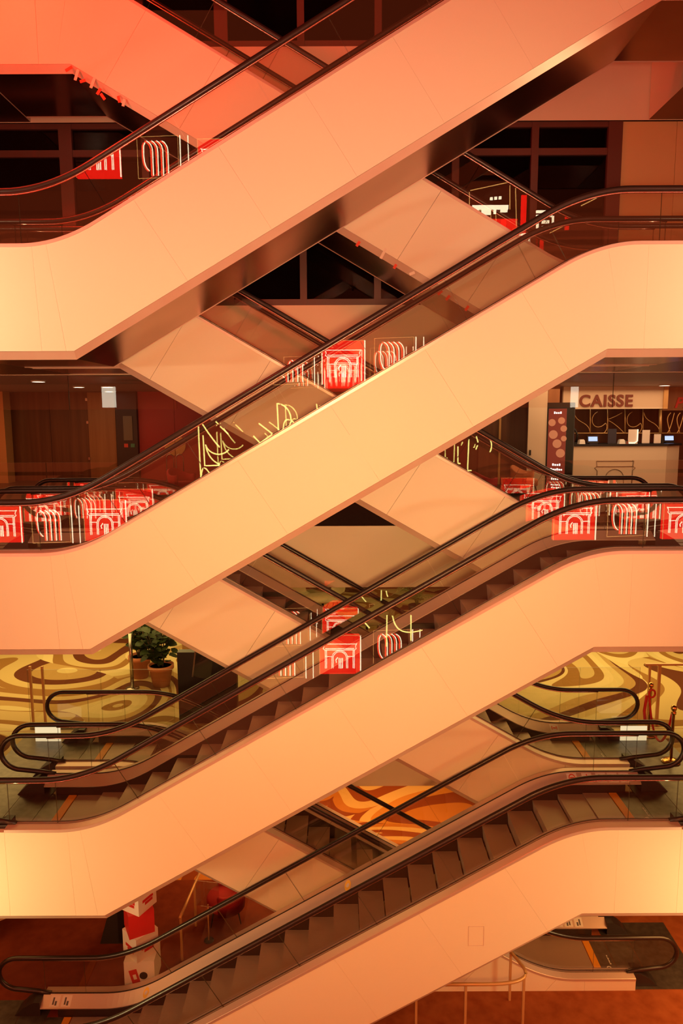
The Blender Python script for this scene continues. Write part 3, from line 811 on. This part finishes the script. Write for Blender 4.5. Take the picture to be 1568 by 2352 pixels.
def tub_chair(label, loc, a, m, group=None, k=1.0):
    o = thing('armchair', label, 'chair', loc, group)
    M = rotz(loc, a) @ Matrix.Scale(k, 4)
    n = 14; b = MB(); vs = []; fs = []
    for i in range(n + 1):
        t = math.pi * (i / n) * 1.25 - math.pi * .125
        hh = .78 - .18 * abs(math.cos(t)) ** 2
        for rr, z in ((.36, .22), (.40, hh), (.34, hh + .02), (.30, .42)):
            vs.append(M @ Vector((rr * math.cos(t), rr * math.sin(t), z)))
    for i in range(n):
        for k in range(3): fs.append((i * 4 + k, i * 4 + k + 1, i * 4 + k + 5, i * 4 + k + 4))
        fs.append((i * 4 + 3, i * 4, i * 4 + 4, i * 4 + 7))
    fs += [(0, 1, 2, 3), (n * 4 + 3, n * 4 + 2, n * 4 + 1, n * 4)]
    b.add(vs, fs, 0, True); b.build('backrest', m, o)
    b = MB(); b.lathe((0, 0, 0), [(.30, .24), (.345, .27), (.345, .40), (.32, .44), (.05, .455)], 18)
    b.v = [tuple(M @ Vector(v)) for v in b.v]; b.build('seat', m, o)
    for sx in (-1, 1):
        for sy in (-1, 1):
            MB().tube([M @ Vector((sx * .22, sy * .22, .26)), M @ Vector((sx * .27, sy * .27, 0))], [.018, .011], 6).build('leg', BLACK, o)
    return o
tub_chair('orange armchair in front of the walnut wall left of the tall advertising screen', (4.95, 19.2, 0), R(60), ORFAB)
tub_chair('red armchair nearest the floor edge, seen below the falling handrail', (3.5, 17.6, 0), R(120), REDFAB)
tub_chair('red armchair before the red wall behind the yellow neon writing', (-4.2, 18.8, 0), R(60), REDFAB)
# hoops
hp = thing('hoop_stand', 'pair of thin chrome hoops standing before the red wall', 'stand', (-4.55, 19.5, 0))
for dx in (-.12, .14):
    MB().tube([(-4.55 + dx - .1, 19.5, 0), (-4.55 + dx - .1, 19.5, 1.0)] + [(-4.55 + dx + .1 * math.cos(a), 19.5, 1.0 + .12 * math.sin(a)) for a in frange(math.pi, 0, 8)] + [(-4.55 + dx + .1, 19.5, .5)], .014, 6).build('hoop', STEEL, hp)
MB().lathe((-4.55, 19.5, 0), [(.26, 0), (.26, .02), (.05, .03)], 16).build('base', STEEL, hp)

# downlights
for (px, py, where) in ((88, 876, 'leftmost of the ceiling downlights above the walnut wall'), (181, 889, 'ceiling downlight second from the left above the walnut wall'), (247, 889, 'nearer of the two downlights by the hanging glass at left'), (251, 899, 'farther of the two downlights by the hanging glass at left'),
                        (1367, 890, 'ceiling downlight above the CAISSE lettering'), (1526, 885, 'rightmost ceiling downlight beyond the CAISSE lettering')):
    p = at(px, py, Z=2.935)
    o = thing('downlight', where, 'ceiling light', (p.x, p.y, 2.955))
    MB().lathe((p.x, p.y, 2.92), [(.14, .0), (.16, .0), (.16, .035), (.14, .035)], 18, 0, False).build('rim', WHITE, o)
    MB().lathe((p.x, p.y, 2.925), [(.001, 0), (.135, 0), (.135, .02), (.001, .02)], 18).build('lens', LAMPW, o)
o = thing('exit_sign', 'small glowing green sign under the ceiling, half hidden by the rear escalator', 'sign', (-3.57, 21.02, 2.955))
MB().box((-3.75, 21.0, 2.55), (-3.4, 21.04, 2.75)).build('lit_face', neon('exit_green', (.15, 1, .55), 1.2), o)
MB().box((-3.6, 21.01, 2.75), (-3.55, 21.03, 2.955)).build('bracket', STEEL, o)

# ------------------------------------------------------------------ lounge storey (L-1): plants, posts, furniture
wallbox('wall_back', -16, 16, 25.8, WALNUT, LM1, L0 - 1.24)
def potted(label, loc, pot_r, pot_h, hgt, nleaf, seed):
    rnd = random.Random(seed)
    o = thing('potted_plant', label, 'plant', loc)
    MB().lathe(loc, [(pot_r * .68, 0), (pot_r * .95, pot_h * .82), (pot_r * 1.06, pot_h * .82), (pot_r * 1.06, pot_h), (pot_r * .92, pot_h), (pot_r * .9, pot_h * .9)], 20).build('pot', TERRA, o)
    MB().lathe(loc, [(.001, pot_h * .88), (pot_r * .9, pot_h * .88), (pot_r * .9, pot_h * .9), (.001, pot_h * .9)], 16).build('soil', SOIL, o)
    st = MB(); lf = MB()
    for i in range(14):
        a = rnd.uniform(0, 6.28); rr = rnd.uniform(.1, .46)
        tip = Vector((loc[0] + rr * math.cos(a), loc[1] + rr * math.sin(a), loc[2] + pot_h + hgt * rnd.uniform(.55, 1)))
        base = Vector((loc[0] + .05 * math.cos(a), loc[1] + .05 * math.sin(a), loc[2] + pot_h * .9))
        mid = base.lerp(tip, .5) + Vector((0, 0, .08))
        st.tube(bez([base, mid, tip], 6), .012, 5)
        for j in range(nleaf):
            t = rnd.uniform(.25, 1.0); p = base.lerp(tip, t) + Vector((rnd.uniform(-.12, .12), rnd.uniform(-.12, .12), rnd.uniform(-.08, .12)))
            az = rnd.uniform(0, 6.28); el = rnd.uniform(-.5, .6); L = rnd.uniform(.17, .30); W = L * .38
            M = Matrix.Translation(p) @ Matrix.Rotation(az, 4, 'Z') @ Matrix.Rotation(-el, 4, 'Y') @ Matrix.Rotation(rnd.uniform(-.5, .5), 4, 'X')
            pr = [(0, 0), (.25, .75), (.55, 1), (.85, .6), (1, 0)]
            ctr = [M @ Vector((x * L, 0, -.12 * L * x * x)) for x, _ in pr]
            lft = [M @ Vector((x * L, w * W, .12 * W - .12 * L * x * x)) for x, w in pr]
            rgt = [M @ Vector((x * L, -w * W, .12 * W - .12 * L * x * x)) for x, w in pr]
            vs = ctr + lft[1:4] + rgt[1:4]
            lf.add(vs, [(0, 1, 5), (1, 2, 6, 5), (2, 3, 7, 6), (3, 4, 7), (0, 8, 1), (1, 8, 9, 2), (2, 9, 10, 3), (3, 10, 4)], 0, True)
    st.build('stem', STEM, o); lf.build('foliage', LEAF, o)
potted('leafy green plant in a terracotta pot, the left one behind the steel post', (-4.98, 16.95, LM1), .27, .56, 1.35, 11, 3)
potted('leafy green plant in a terracotta pot, the right one beside the black screen', (-4.33, 16.40, LM1), .29, .52, 1.1, 10, 5)
o = thing('steel_post', 'slim steel post on a round foot in front of the potted plants', 'post', (-4.97, 16.2, LM1))
MB().lathe((-4.97, 16.2, LM1), [(.16, 0), (.16, .02), (.04, .035)], 18).build('foot', STEEL, o)
MB().tube([(-4.97, 16.2, LM1 + .03), (-4.97, 16.2, LM1 + 1.35)], .042, 12).build('pole', STEEL, o)
o = MB().box((-3.42, 14.25, LM1), (-2.2, 14.45, LM1 + 1.55)).build('black_screen', BLACK); tag(o, 'tall plain black screen standing on the swirl carpet right of the plants', 'screen')
a_ = thing('sign_holder', 'clear acrylic sign holder leaning against the black screen', 'sign holder', (-3.05, 14.2, LM1))
M = Matrix.Translation((-3.08, 14.17, LM1 + 1.05)) @ Matrix.Rotation(R(8), 4, 'Y')
MB().box((-.03, -.012, 0), (.0, .012, .62), 0, M).build('edge', STEEL, a_)
MB().box((0, -.006, .0), (.36, .006, .62), 0, M).build('sheet', ACRYL, a_)
bn = thing('piano_bench', 'orange wooden case with a dark slotted panel, tilted beside the plants', 'cabinet', (-3.95, 17.2, LM1))
M = rotz((-3.45, 17.9, LM1), R(35))
MB().prism([(-.6, 0), (.6, 0), (.6, .75), (.35, 1.15), (-.6, 1.15)], 'y', -.35, .35).build('case', OAK, bn)
bn.children[0].data.transform(Matrix.Translation(bn.location)); bn.children[0].data.transform(Matrix.Translation(-Vector(bn.location)) @ M)
MB().box((-.5, -.365, .15), (.5, -.355, .95), 0, M).build('slotted_panel', BLACK, bn)
b = MB()
for i in range(9): b.box((-.46 + i * .105, -.372, .2), (-.42 + i * .105, -.366, .9), 0, M)
b.build('slat', OAK, bn)

# roped posts
def stanchion(label, loc):
    o = thing('rope_post', label, 'barrier post', loc)
    MB().lathe(loc, [(.17, 0), (.17, .02), (.10, .05), (.03, .07)], 24).build('base', BRASS, o)
    MB().lathe(loc, [(.028, .06), (.028, .92), (.045, .93), (.045, .97), (.022, .99)], 16).build('pole', BRASS, o)
    MB().lathe(loc, [(.02, .98), (.045, 1.0), (.055, 1.04), (.045, 1.08), (.012, 1.10)], 16).build('finial', BRASS, o)
    return o
sA, sB = (6.15, 13.62, LM1 + .005), (6.09, 12.50, LM1 + .005)
stanchion('brass barrier post farther from the camera, holding the red rope', sA)
stanchion('nearer brass barrier post with the red rope at its side, right edge', sB)
rp = thing('barrier_rope', 'red rope sagging between the two brass barrier posts', 'rope', (6.13, 13.0, LM1))
mid = Vector((6.13, 13.05, LM1 + .05))
MB().tube(bez([(6.10, sA[1] - .04, LM1 + .93), (6.12, 13.35, LM1 - .2), (6.12, 12.85, LM1 - .05), (6.08, sB[1] + .04, LM1 + .93)], 18), .022, 8).build('cord', VELVET, rp)
MB().tube([(6.05, sA[1] - .06, LM1 + .86), (6.00, sA[1] - .1, LM1 + .55), (6.04, sA[1] - .06, LM1 + .35)], .03, 8).build('loose_end', VELVET, rp)
MB().tube([(6.15 + .06 * math.cos(a), 13.55, LM1 + .90 + .08 * math.sin(a)) for a in frange(0, 6.28, 14)], .02, 6).build('hook', VELVET, rp)

def shell_chair(label, loc, a):
    o = thing('shell_chair', label, 'chair', loc)
    M = rotz(loc, a); vs = []; fs = []; n = 10; m_ = 7
    for i in range(n + 1):
        t = i / n                       # from seat front to back top
        cx = .30 - .52 * min(t / .55, 1); cz = .45 + (0 if t < .5 else (t - .5) / .5 * .48)
        if .4 < t < .6: cz += -.01
        cx -= max(0, t - .55) * .22
        for j in range(m_ + 1):
            s_ = (j / m_ - .5) * 2
            w = .27 * (1 - .25 * max(0, t - .75) / .25)
            vs.append(M @ Vector((cx + .10 * s_ * s_ * t, s_ * w, cz + .13 * s_ * s_ * (1 - abs(t - .5)))))
    for i in range(n):
        for j in range(m_): fs.append((i * (m_ + 1) + j, i * (m_ + 1) + j + 1, (i + 1) * (m_ + 1) + j + 1, (i + 1) * (m_ + 1) + j))
    b = MB(); b.add(vs, fs, 0, True); sh = b.build('seat_shell', CREAMFAB, o)
    md = sh.modifiers.new('thickness', 'SOLIDIFY'); md.thickness = .03
    for sx in (-1, 1):
        for sy in (-1, 1):
            MB().tube([M @ Vector((sx * .08 + .02, sy * .08, .44)), M @ Vector((sx * .24 + .02, sy * .24, 0))], .012, 6).build('leg', BLACK, o)
def round_table(label, loc, r):
    o = thing('round_table', label, 'table', loc)
    MB().lathe(loc, [(r, .70), (r, .74), (.01, .74)], 28).build('tabletop', TABLE, o)
    MB().lathe(loc, [(.22, 0), (.22, .02), (.035, .05), (.035, .70)], 16).build('pedestal', BLACK, o)
shell_chair('pale shell chair, left of the two behind the red neon arch', (-1.35, 23.0, LM1), R(-60))
shell_chair('pale shell chair, right of the two behind the red neon arch', (-.2, 23.2, LM1), R(-120))
shell_chair('pale shell chair under the yellow neon strokes', (1.3, 20.4, LM1), R(160))
shell_chair('pale shell chair nearest the floor edge, right of centre', (1.75, 18.6, LM1), R(150))
shell_chair('pale shell chair left behind the dark glass, by the low black stool', (-2.0, 21.5, LM1), R(20))
shell_chair('pale shell chair behind the black screen on the lounge floor', (-2.2, 17.3, LM1), R(-100))
shell_chair('pale shell chair farther behind the black screen, by the table leg', (-2.2, 19.4, LM1), R(-40))
round_table('round pale table before the two shell chairs behind the neon arch', (-.6, 21.8, LM1), .62)
round_table('round pale table near the shell chair right of centre', (.7, 19.4, LM1), .55)
o = thing('black_stool', 'low black square-framed stool at left in the lounge', 'stool', (-3.1, 21.8, LM1))
MB().box((-3.32, 21.6, LM1 + .42), (-2.88, 22.0, LM1 + .46)).build('seat', TABLE, o)
for sx in (-1, 1):
    for sy in (-1, 1): MB().box((-3.1 + sx * .2 - .012, 21.8 + sy * .18 - .012, LM1), (-3.1 + sx * .2 + .012, 21.8 + sy * .18 + .012, LM1 + .42)).build('leg', BLACK, o)
pl = thing('palm_plant', 'feathery palm in a dark planter at the back of the lounge', 'plant', (2.35, 21.9, LM1))
MB().lathe((2.35, 21.9, LM1), [(.22, 0), (.26, .45), (.24, .46), (.01, .42)], 18).build('planter', BLACK, pl)
b = MB(); rnd = random.Random(11)
for i in range(26):
    a = rnd.uniform(0, 6.28); rr = rnd.uniform(.35, .75); hh = rnd.uniform(.35, .85)
    P = bez([(2.35, 21.9, LM1 + .42), (2.35 + .3 * rr * math.cos(a), 21.9 + .3 * rr * math.sin(a), LM1 + .5 + hh), (2.35 + rr * math.cos(a), 21.9 + rr * math.sin(a), LM1 + .35 + hh)], 8)
    for j in range(2, 9):
        d_ = (P[j] - P[j - 1]).normalized(); sd = d_.cross(Vector((0, 0, 1))).normalized()
        for sg in (-1, 1):
            q = P[j] + sd * sg * .16 + Vector((0, 0, -.05)) + d_ * .06
            b.add([P[j], P[j] + d_ * .02, q], [(0, 1, 2)])
    b.tube(P, .006, 4)
b.build('fronds', mat('palm_green', (.16, .20, .06), .5), pl)
struct(MB().box((2.6, 15.2, LM1), (2.95, 15.6, L0 - 1.24)).build('column', PANELB))

# ------------------------------------------------------------------ ground storey (L-2)
wallbox('wall_back', -16, 16, 25.5, WALNUT, LM2, LM1 - 1.24)
cube_g = None
CX, CY = -3.83, 12.33
def carton(i, label, m, z, size, a, dx=0, art=None):
    o = thing('display_cube', label, 'box', (CX + dx, CY, z))
    M = rotz((CX + dx, CY, z), a); h = size / 2
    MB().box((-h, -h, 0), (h, h, size), 0, M).build('cube', m, o)
    if art == 'banner':
        for f in (0, 1):
            Mf = M @ Matrix.Rotation(f * math.pi / 2, 4, 'Z')
            b = MB()
            b.box((-h * .55, -h - .004, size * .42), (h * .62, -h - .001, size * .54), 0, Mf @ Matrix.Rotation(R(0), 4, 'Y'))
            b.box((-h * .30, -h - .004, size * .28), (h * .55, -h - .001, size * .40), 0, Mf)
            b.build('printed_banner', CARDR, o)['label'] = 'red printed banner'
    if art == 'card':
        Mf = M @ Matrix.Translation((0, -h - .002, size * .5)) @ Matrix.Rotation(R(-14), 4, 'Y')
        MB().box((-.17, -.002, -.17), (-.02, .001, .14), 0, Mf).build('printed_card', CARDR, o)
        MB().box((-.12, -.004, -.06), (-.06, -.002, .04), 0, Mf).build('printed_patch', CARDW, o)
        n = 18; b = MB(); b.prism([(.07 + .075 * math.cos(2 * math.pi * k / n), -.03 + .075 * math.sin(2 * math.pi * k / n)) for k in range(n)], 'y', -.003, .001)
        b.v = [tuple(Mf @ Vector(v)) for v in b.v]; b.build('printed_disc', BLACK, o)
    return o
S = .47
carton(0, 'bottom white cube of the stack with a red card and dark disc printed on it', CARDW, LM2, .56, R(3), 0, 'card')
carton(1, 'white cube with red banners, second from the floor in the stack', CARDW, LM2 + .56, S, R(-42), -.02, 'banner')
carton(2, 'plain red cube, third from the floor in the stack', CARDR, LM2 + .56 + S, S, R(-62), -.03)
carton(3, 'white cube with red banners on top of the red cube', CARDW, LM2 + .56 + 2 * S, S, R(-28), -.03, 'banner')
o = thing('display_plinth', 'dark tapering plinth standing behind the cube stack', 'plinth', (-4.55, 13.3, LM2))
MB().prism([(-4.95, LM2), (-4.2, LM2), (-4.3, LM2 + 1.2), (-4.6, LM2 + 1.2)], 'y', 13.2, 13.6).build('body', mat('plinth_grey', (.03, .028, .028), .4), o)
MB().box((-4.56, 13.17, LM2 + .05), (-4.28, 13.2, LM2 + 1.15)).build('face', BLACK, o)
tub_chair('red armchair on the dimmed left carpet behind the lowest front escalator', (-2.52, 14.0, LM2), R(-80), REDFAB, None, 1.15)
tb = thing('bench_table', 'cream bench with a slanting end at the bottom left edge', 'bench', (-7.2, 13.4, LM2))
M = rotz((-7.35, 13.45, LM2), R(38))
MB().box((-1.2, -.30, .42), (.75, .30, .48), 0, M).build('top', TABLE, tb)
MB().box((-1.0, -.18, 0), (-.2, .18, .42), 0, M).build('base', TABLE, tb)
ac = thing('sign_holder', 'clear acrylic sign holder before the red armchair', 'sign holder', (-2.75, 13.3, LM2))
M = rotz((-2.75, 13.25, LM2 + .78), R(-10))
MB().box((-.25, -.006, 0), (.25, .006, .55), 0, M).build('sheet', ACRYL, ac)
MB().tube([(-2.75, 13.28, LM2), (-2.75, 13.28, LM2 + .8)], .015, 8).build('pole', TANMET, ac)
MB().lathe((-2.75, 13.28, LM2), [(.10, 0), (.10, .012), (.02, .015)], 16).build('base', BLACK, ac)

def guard_rail(label, pts, posts):
    o = thing('guard_rail', label, 'railing', (pts[0][0], pts[0][1], LM2))
    b = MB(); b.tube(pts, .03, 8, flat=1.0); b.build('handrail', TANMET, o)
    for (x, y, h) in posts: MB().box((x - .02, y - .02, LM2), (x + .02, y + .02, LM2 + h)).build('post', TANMET, o)
HR = LM2 + .95
pR = [(3.02, 11.85, HR), (3.12, 11.6, HR)] + bez([(3.15, 11.5, HR), (3.32, 11.15, HR), (3.0, 11.04, HR), (2.45, 11.04, HR)], 12) + [(1.2, 11.04, HR)]
guard_rail('tan curved guard rail on the rust carpet under the lowest front escalator', pR, [(3.04, 11.75, .95), (3.14, 11.2, .95), (2.1, 11.04, .95), (1.25, 11.04, .95)])
pL = [(-3.06, 14.1, HR), (-3.1, 13.7, HR), (-3.14, 13.2, HR), (-3.18, 12.7, HR)]
guard_rail('tan guard rail between the cube stack and the red armchair', pL, [(-3.1, 13.7, .93), (-3.18, 12.75, .93)])

# ------------------------------------------------------------------ the gallery opposite, whose neon signs mirror in the glass
YN = -.45
g = MB()
for z in (9.9, 4.35, -.15, -4.2): g.box((-14, YN - .35, z - .07), (14, YN - .2, z + .07))
GAL = mat('gallery_rail_paint', (.10, .05, .03), .6)
struct(g.build('trim_6', GAL))
def neon_arch(label, x, z, w=1.22, h=1.22, top=None):
    o = thing('neon_sign', label, 'neon sign', (x, YN, z))
    MB().box((x - w / 2, YN - .20, z - h / 2), (x + w / 2, YN - .06, z + h / 2)).build('red_panel', NEON_R, o)
    b = MB(); r = .011; Y = YN - .03
    k = w / 1.22
    def L(pts): b.tube([(x + p[0] * k, Y, z + p[1] * k) for p in pts], r, 5)
    for e in (0, .045):
        L([(-.47 - e, .34), (.47 + e, .34)]); L([(-.44, .20 - e), (.44, .20 - e)])
    for sg in (-1, 1):
        L([(sg * .52, .36), (sg * .47, .26), (sg * .50, .20), (sg * .44, .14), (sg * .44, -.42)])
        L([(sg * .40, .14), (sg * .40, -.42)])
        L([(sg * .24, -.05), (sg * .44, -.05)])
    for rr in (.24, .20):
        L([(rr, -.42), (rr, -.10)] + [(rr * math.cos(a), -.10 + rr * math.sin(a)) for a in frange(0, math.pi, 12)] + [(-rr, -.42)])
    b.build('arch_tube', NEON_W, o)
    b = MB(); 
    for dx in (-.02, .03, .08): b.tube([(x + dx * k, Y, z - .42 * k), (x + dx * k, Y, z - .10 * k)], .016, 5)
    b.tube([(x - .10 * k, Y, z - .24 * k), (x - .12 * k, Y, z - .16 * k), (x - .06 * k, Y, z - .08 * k)], .016, 5)
    b.build('centre_tube', NEON_W, o)
    b = MB(); b.tube([(x - w / 2, Y, z - h / 2), (x - w / 2, Y, z + h / 2), (x + w / 2, Y, z + h / 2)], .008, 5); b.build('warm_edge', NEON_WO, o)
    MB().tube([(x + w / 2 + .02, Y, z - h / 2), (x + w / 2 + .02, Y, z + h / 2)], .018, 5).build('white_bar', NEON_W, o)
    return o
def neon_stripes(label, x, z, k=1.0):
    o = thing('neon_sign', label, 'neon sign', (x, YN, z))
    Y = YN - .03
    b = MB(); w_ = MB()
    for i in range(4):
        xx = x + (-.14 + .14 * i) * k
        P = [(xx, Y, z - .48 * k)] + [(xx, Y, z + .15 * k)] + bez([(xx, Y, z + .15 * k), (xx - .01, Y, z + .36 * k), (xx - .16 * k, Y, z + .42 * k)], 6)
        b.tube(P, .015, 5)
        P2 = [(p[0] - .05 * k, p[1] - .02, p[2]) for p in [Vector(q) for q in P]]
        w_.tube(P2, .022, 5)
    hook = [(x - .34 * k, Y, z + .38 * k)] + bez([(x - .38 * k, Y, z + .3 * k), (x - .40 * k, Y, z), (x - .40 * k, Y, z - .25 * k), (x - .24 * k, Y, z - .36 * k)], 8)
    b.tube(hook, .015, 5); w_.tube([(p[0] - .04, p[1] - .02, p[2]) for p in [Vector(q) for q in hook]], .02, 5)
    b.build('white_tube', NEON_W, o); w_.build('red_tube', NEON_RT, o)
    b = MB(); e = .56 * k
    b.tube([(x - e, Y, z - e), (x + e, Y, z - e * .93), (x + e, Y, z + e), (x - e, Y, z + e * .93), (x - e, Y, z - e)], .007, 5); b.build('warm_frame', NEON_WO, o)
    b = MB(); b.tube([(x + e + .06, Y, z - e), (x + e + .06, Y, z + e)], .016, 5); b.tube([(x + e + .28, Y, z - e), (x + e + .28, Y, z + e)], .014, 5)
    b.build('white_bar', NEON_W, o)
    return o
VY = 2 * (EY + .155) - YN
def vat(px, py, y=VY):
    p = at(px, py, y); return p.x, p.z
for (px, py, kind, lab) in (
    (240, 1196, 'a', 'red neon arch sign mirrored at the left foot of the second front escalator'),
    (1320, 1194, 'a', 'red neon arch sign mirrored at the upper right end of the third front escalator'),
    (-2, 1200, 'a', 'red neon arch sign mirrored at the left picture edge'),
    (1572, 1192, 'a', 'red neon arch sign mirrored at the right picture edge'),
    (116, 1205, 's', 'striped neon sign mirrored between the two left red arches'),
    (1440, 1190, 's', 'striped neon sign mirrored between the two right red arches'),
    (787, 832, 'a', 'red neon arch sign mirrored in the middle of the second front escalator'),
    (672, 838, 's', 'striped neon sign mirrored left of the middle upper arch'),
    (905, 820, 's', 'striped neon sign mirrored right of the middle upper arch'),
    (780, 1505, 'a', 'red neon arch sign mirrored in the middle of the third front escalator'),
    (655, 1518, 's', 'striped neon sign mirrored left of the middle lower arch'),
    (900, 1488, 's', 'striped neon sign mirrored right of the middle lower arch'),
    (505, 372, 'a', 'red neon arch sign mirrored in the topmost front escalator'),
    (362, 360, 's', 'striped neon sign mirrored left of the topmost arch'),
    (222, 352, 'a', 'red neon arch sign mirrored at the left foot of the topmost front escalator')):
    x, z = vat(px, py)
    (neon_arch if kind == 'a' else neon_stripes)(lab, x, z)
def neon_writing(label, strokes, y, m, r=.02, tilt=0):
    x0, z0 = vat(*strokes[0][0], y)
    o = thing('neon_writing', label, 'neon sign', (x0, YN, z0))
    for st in strokes:
        P = [vat(p[0], p[1], y) for p in st]
        P = [Vector((p[0], YN + .12, p[1])) for p in P]
        if len(P) > 2: P = bez(P, 10) if len(P) < 5 else P
        MB().tube(P, r, 6).build('stroke', m, o)
    return o
neon_writing('yellow neon strokes like a branching letter mirrored left in the second front escalator', [
    [(457, 965), (459, 1030), (463, 1095)], [(460, 963), (482, 1000), (506, 1027)], [(468, 1000), (472, 1070)], [(473, 1021), (484, 1048), (515, 1048), (527, 1032)],
    [(474, 1022), (480, 1055), (506, 1066)], [(474, 1069), (506, 1068)], [(497, 968), (503, 974)], [(507, 979), (526, 997)], [(464, 1092), (466, 1060), (482, 1085)]], VY, NEON_Y)
neon_writing('yellow neon letters mirrored in the middle of the second front escalator', [
    [(595, 972), (626, 996)], [(626, 997), (598, 1017)], [(583, 1001), (598, 1017)], [(637, 926), (640, 988)], [(637, 927), (668, 928), (682, 975), (652, 990)], [(651, 992), (650, 950), (675, 970)], [(727, 928), (729, 941)]], VY, NEON_Y)
VB = 2 * (BY + .155) - YN
neon_writing('yellow neon strokes mirrored in the rear escalator before the cash desk floor', [
    [(1050, 1025), (1050, 1063)], [(1050, 1064), (1056, 1064)], [(1075, 1008), (1072, 1078)], [(1072, 1080), (1081, 1080)], [(1110, 994), (1132, 1010), (1128, 1030), (1123, 1038)], [(1092, 1002), (1096, 1016)], [(1095, 1022), (1091, 1032)]], VB, NEON_Y, .022)
VF = 2 * (EY + WID - .155) - YN
neon_writing('yellow neon strokes mirrored beside the palm in the third front escalator', [
    [(818, 1354), (840, 1380)], [(875, 1354), (874, 1417)], [(886, 1355), (892, 1392), (915, 1392), (946, 1384)], [(923, 1354), (923, 1405)], [(776, 1354), (776, 1362)]], VF, NEON_Y, .02)
# bright shop sign and light boxes of that gallery
def lightbox(label, px0, py0, px1, py1, y, m):
    x0, z0 = vat(px0, py1, y); x1, z1 = vat(px1, py0, y)
    o = MB().box((x0, YN - .18, z0), (x1, YN - .06, z1)).build('light_box', m); tag(o, label, 'light box'); return o
VC = 2 * 14.1 - YN
lightbox('white light box mirrored in the hanging glass at left', 234, 888, 262, 936, VC, WBOX)
lightbox('white light box mirrored in the hanging glass at right', 1312, 888, 1330, 936, VC, WBOX)
sg = thing('neon_sign', 'bright white shop letters mirrored at upper right beneath the topmost front escalator', 'neon sign', (*[(lambda q: (q[0]))(vat(1135, 475, VB))], YN, vat(1135, 475, VB)[1]))
b = MB()
for (a0, b0, a1, b1) in ((1085, 470, 1168, 480), (1090, 480, 1100, 495), (1106, 480, 1128, 492), (1134, 478, 1140, 490), (1150, 476, 1166, 486), (1126, 452, 1132, 458), (1136, 451, 1142, 457), (1146, 450, 1152, 456),
                         (1232, 482, 1275, 488), (1232, 492, 1270, 497), (1232, 505, 1238, 530), (1245, 505, 1262, 512), (1245, 518, 1262, 524), (1268, 495, 1273, 525)):
    x0, z0 = vat(a0, b1, VB); x1, z1 = vat(a1, b0, VB)
    b.box((x0, YN - .1, z0), (x1, YN - .04, z1))
b.build('white_letter', NEON_W, sg)
b = MB()
for (a0, b0, a1, b1) in ((1125, 500, 1190, 545), (1197, 445, 1212, 545), (1300, 448, 1312, 525)):
    x0, z0 = vat(a0, b1, VB); x1, z1 = vat(a1, b0, VB); b.box((x0, YN - .2, z0), (x1, YN - .13, z1))
b.build('red_panel', NEON_R, sg)
b = MB()
for q in ([(1080, 437), (1168, 418)], [(1171, 425), (1171, 480)], [(1078, 440), (1078, 470)], [(1184, 430), (1186, 520)], [(1240, 458), (1262, 448)], [(1245, 550), (1275, 535)]):
    b.tube([(vat(*p, VB)[0], YN - .03, vat(*p, VB)[1]) for p in q], .014, 5)
b.build('warm_tube', NEON_WO, sg)
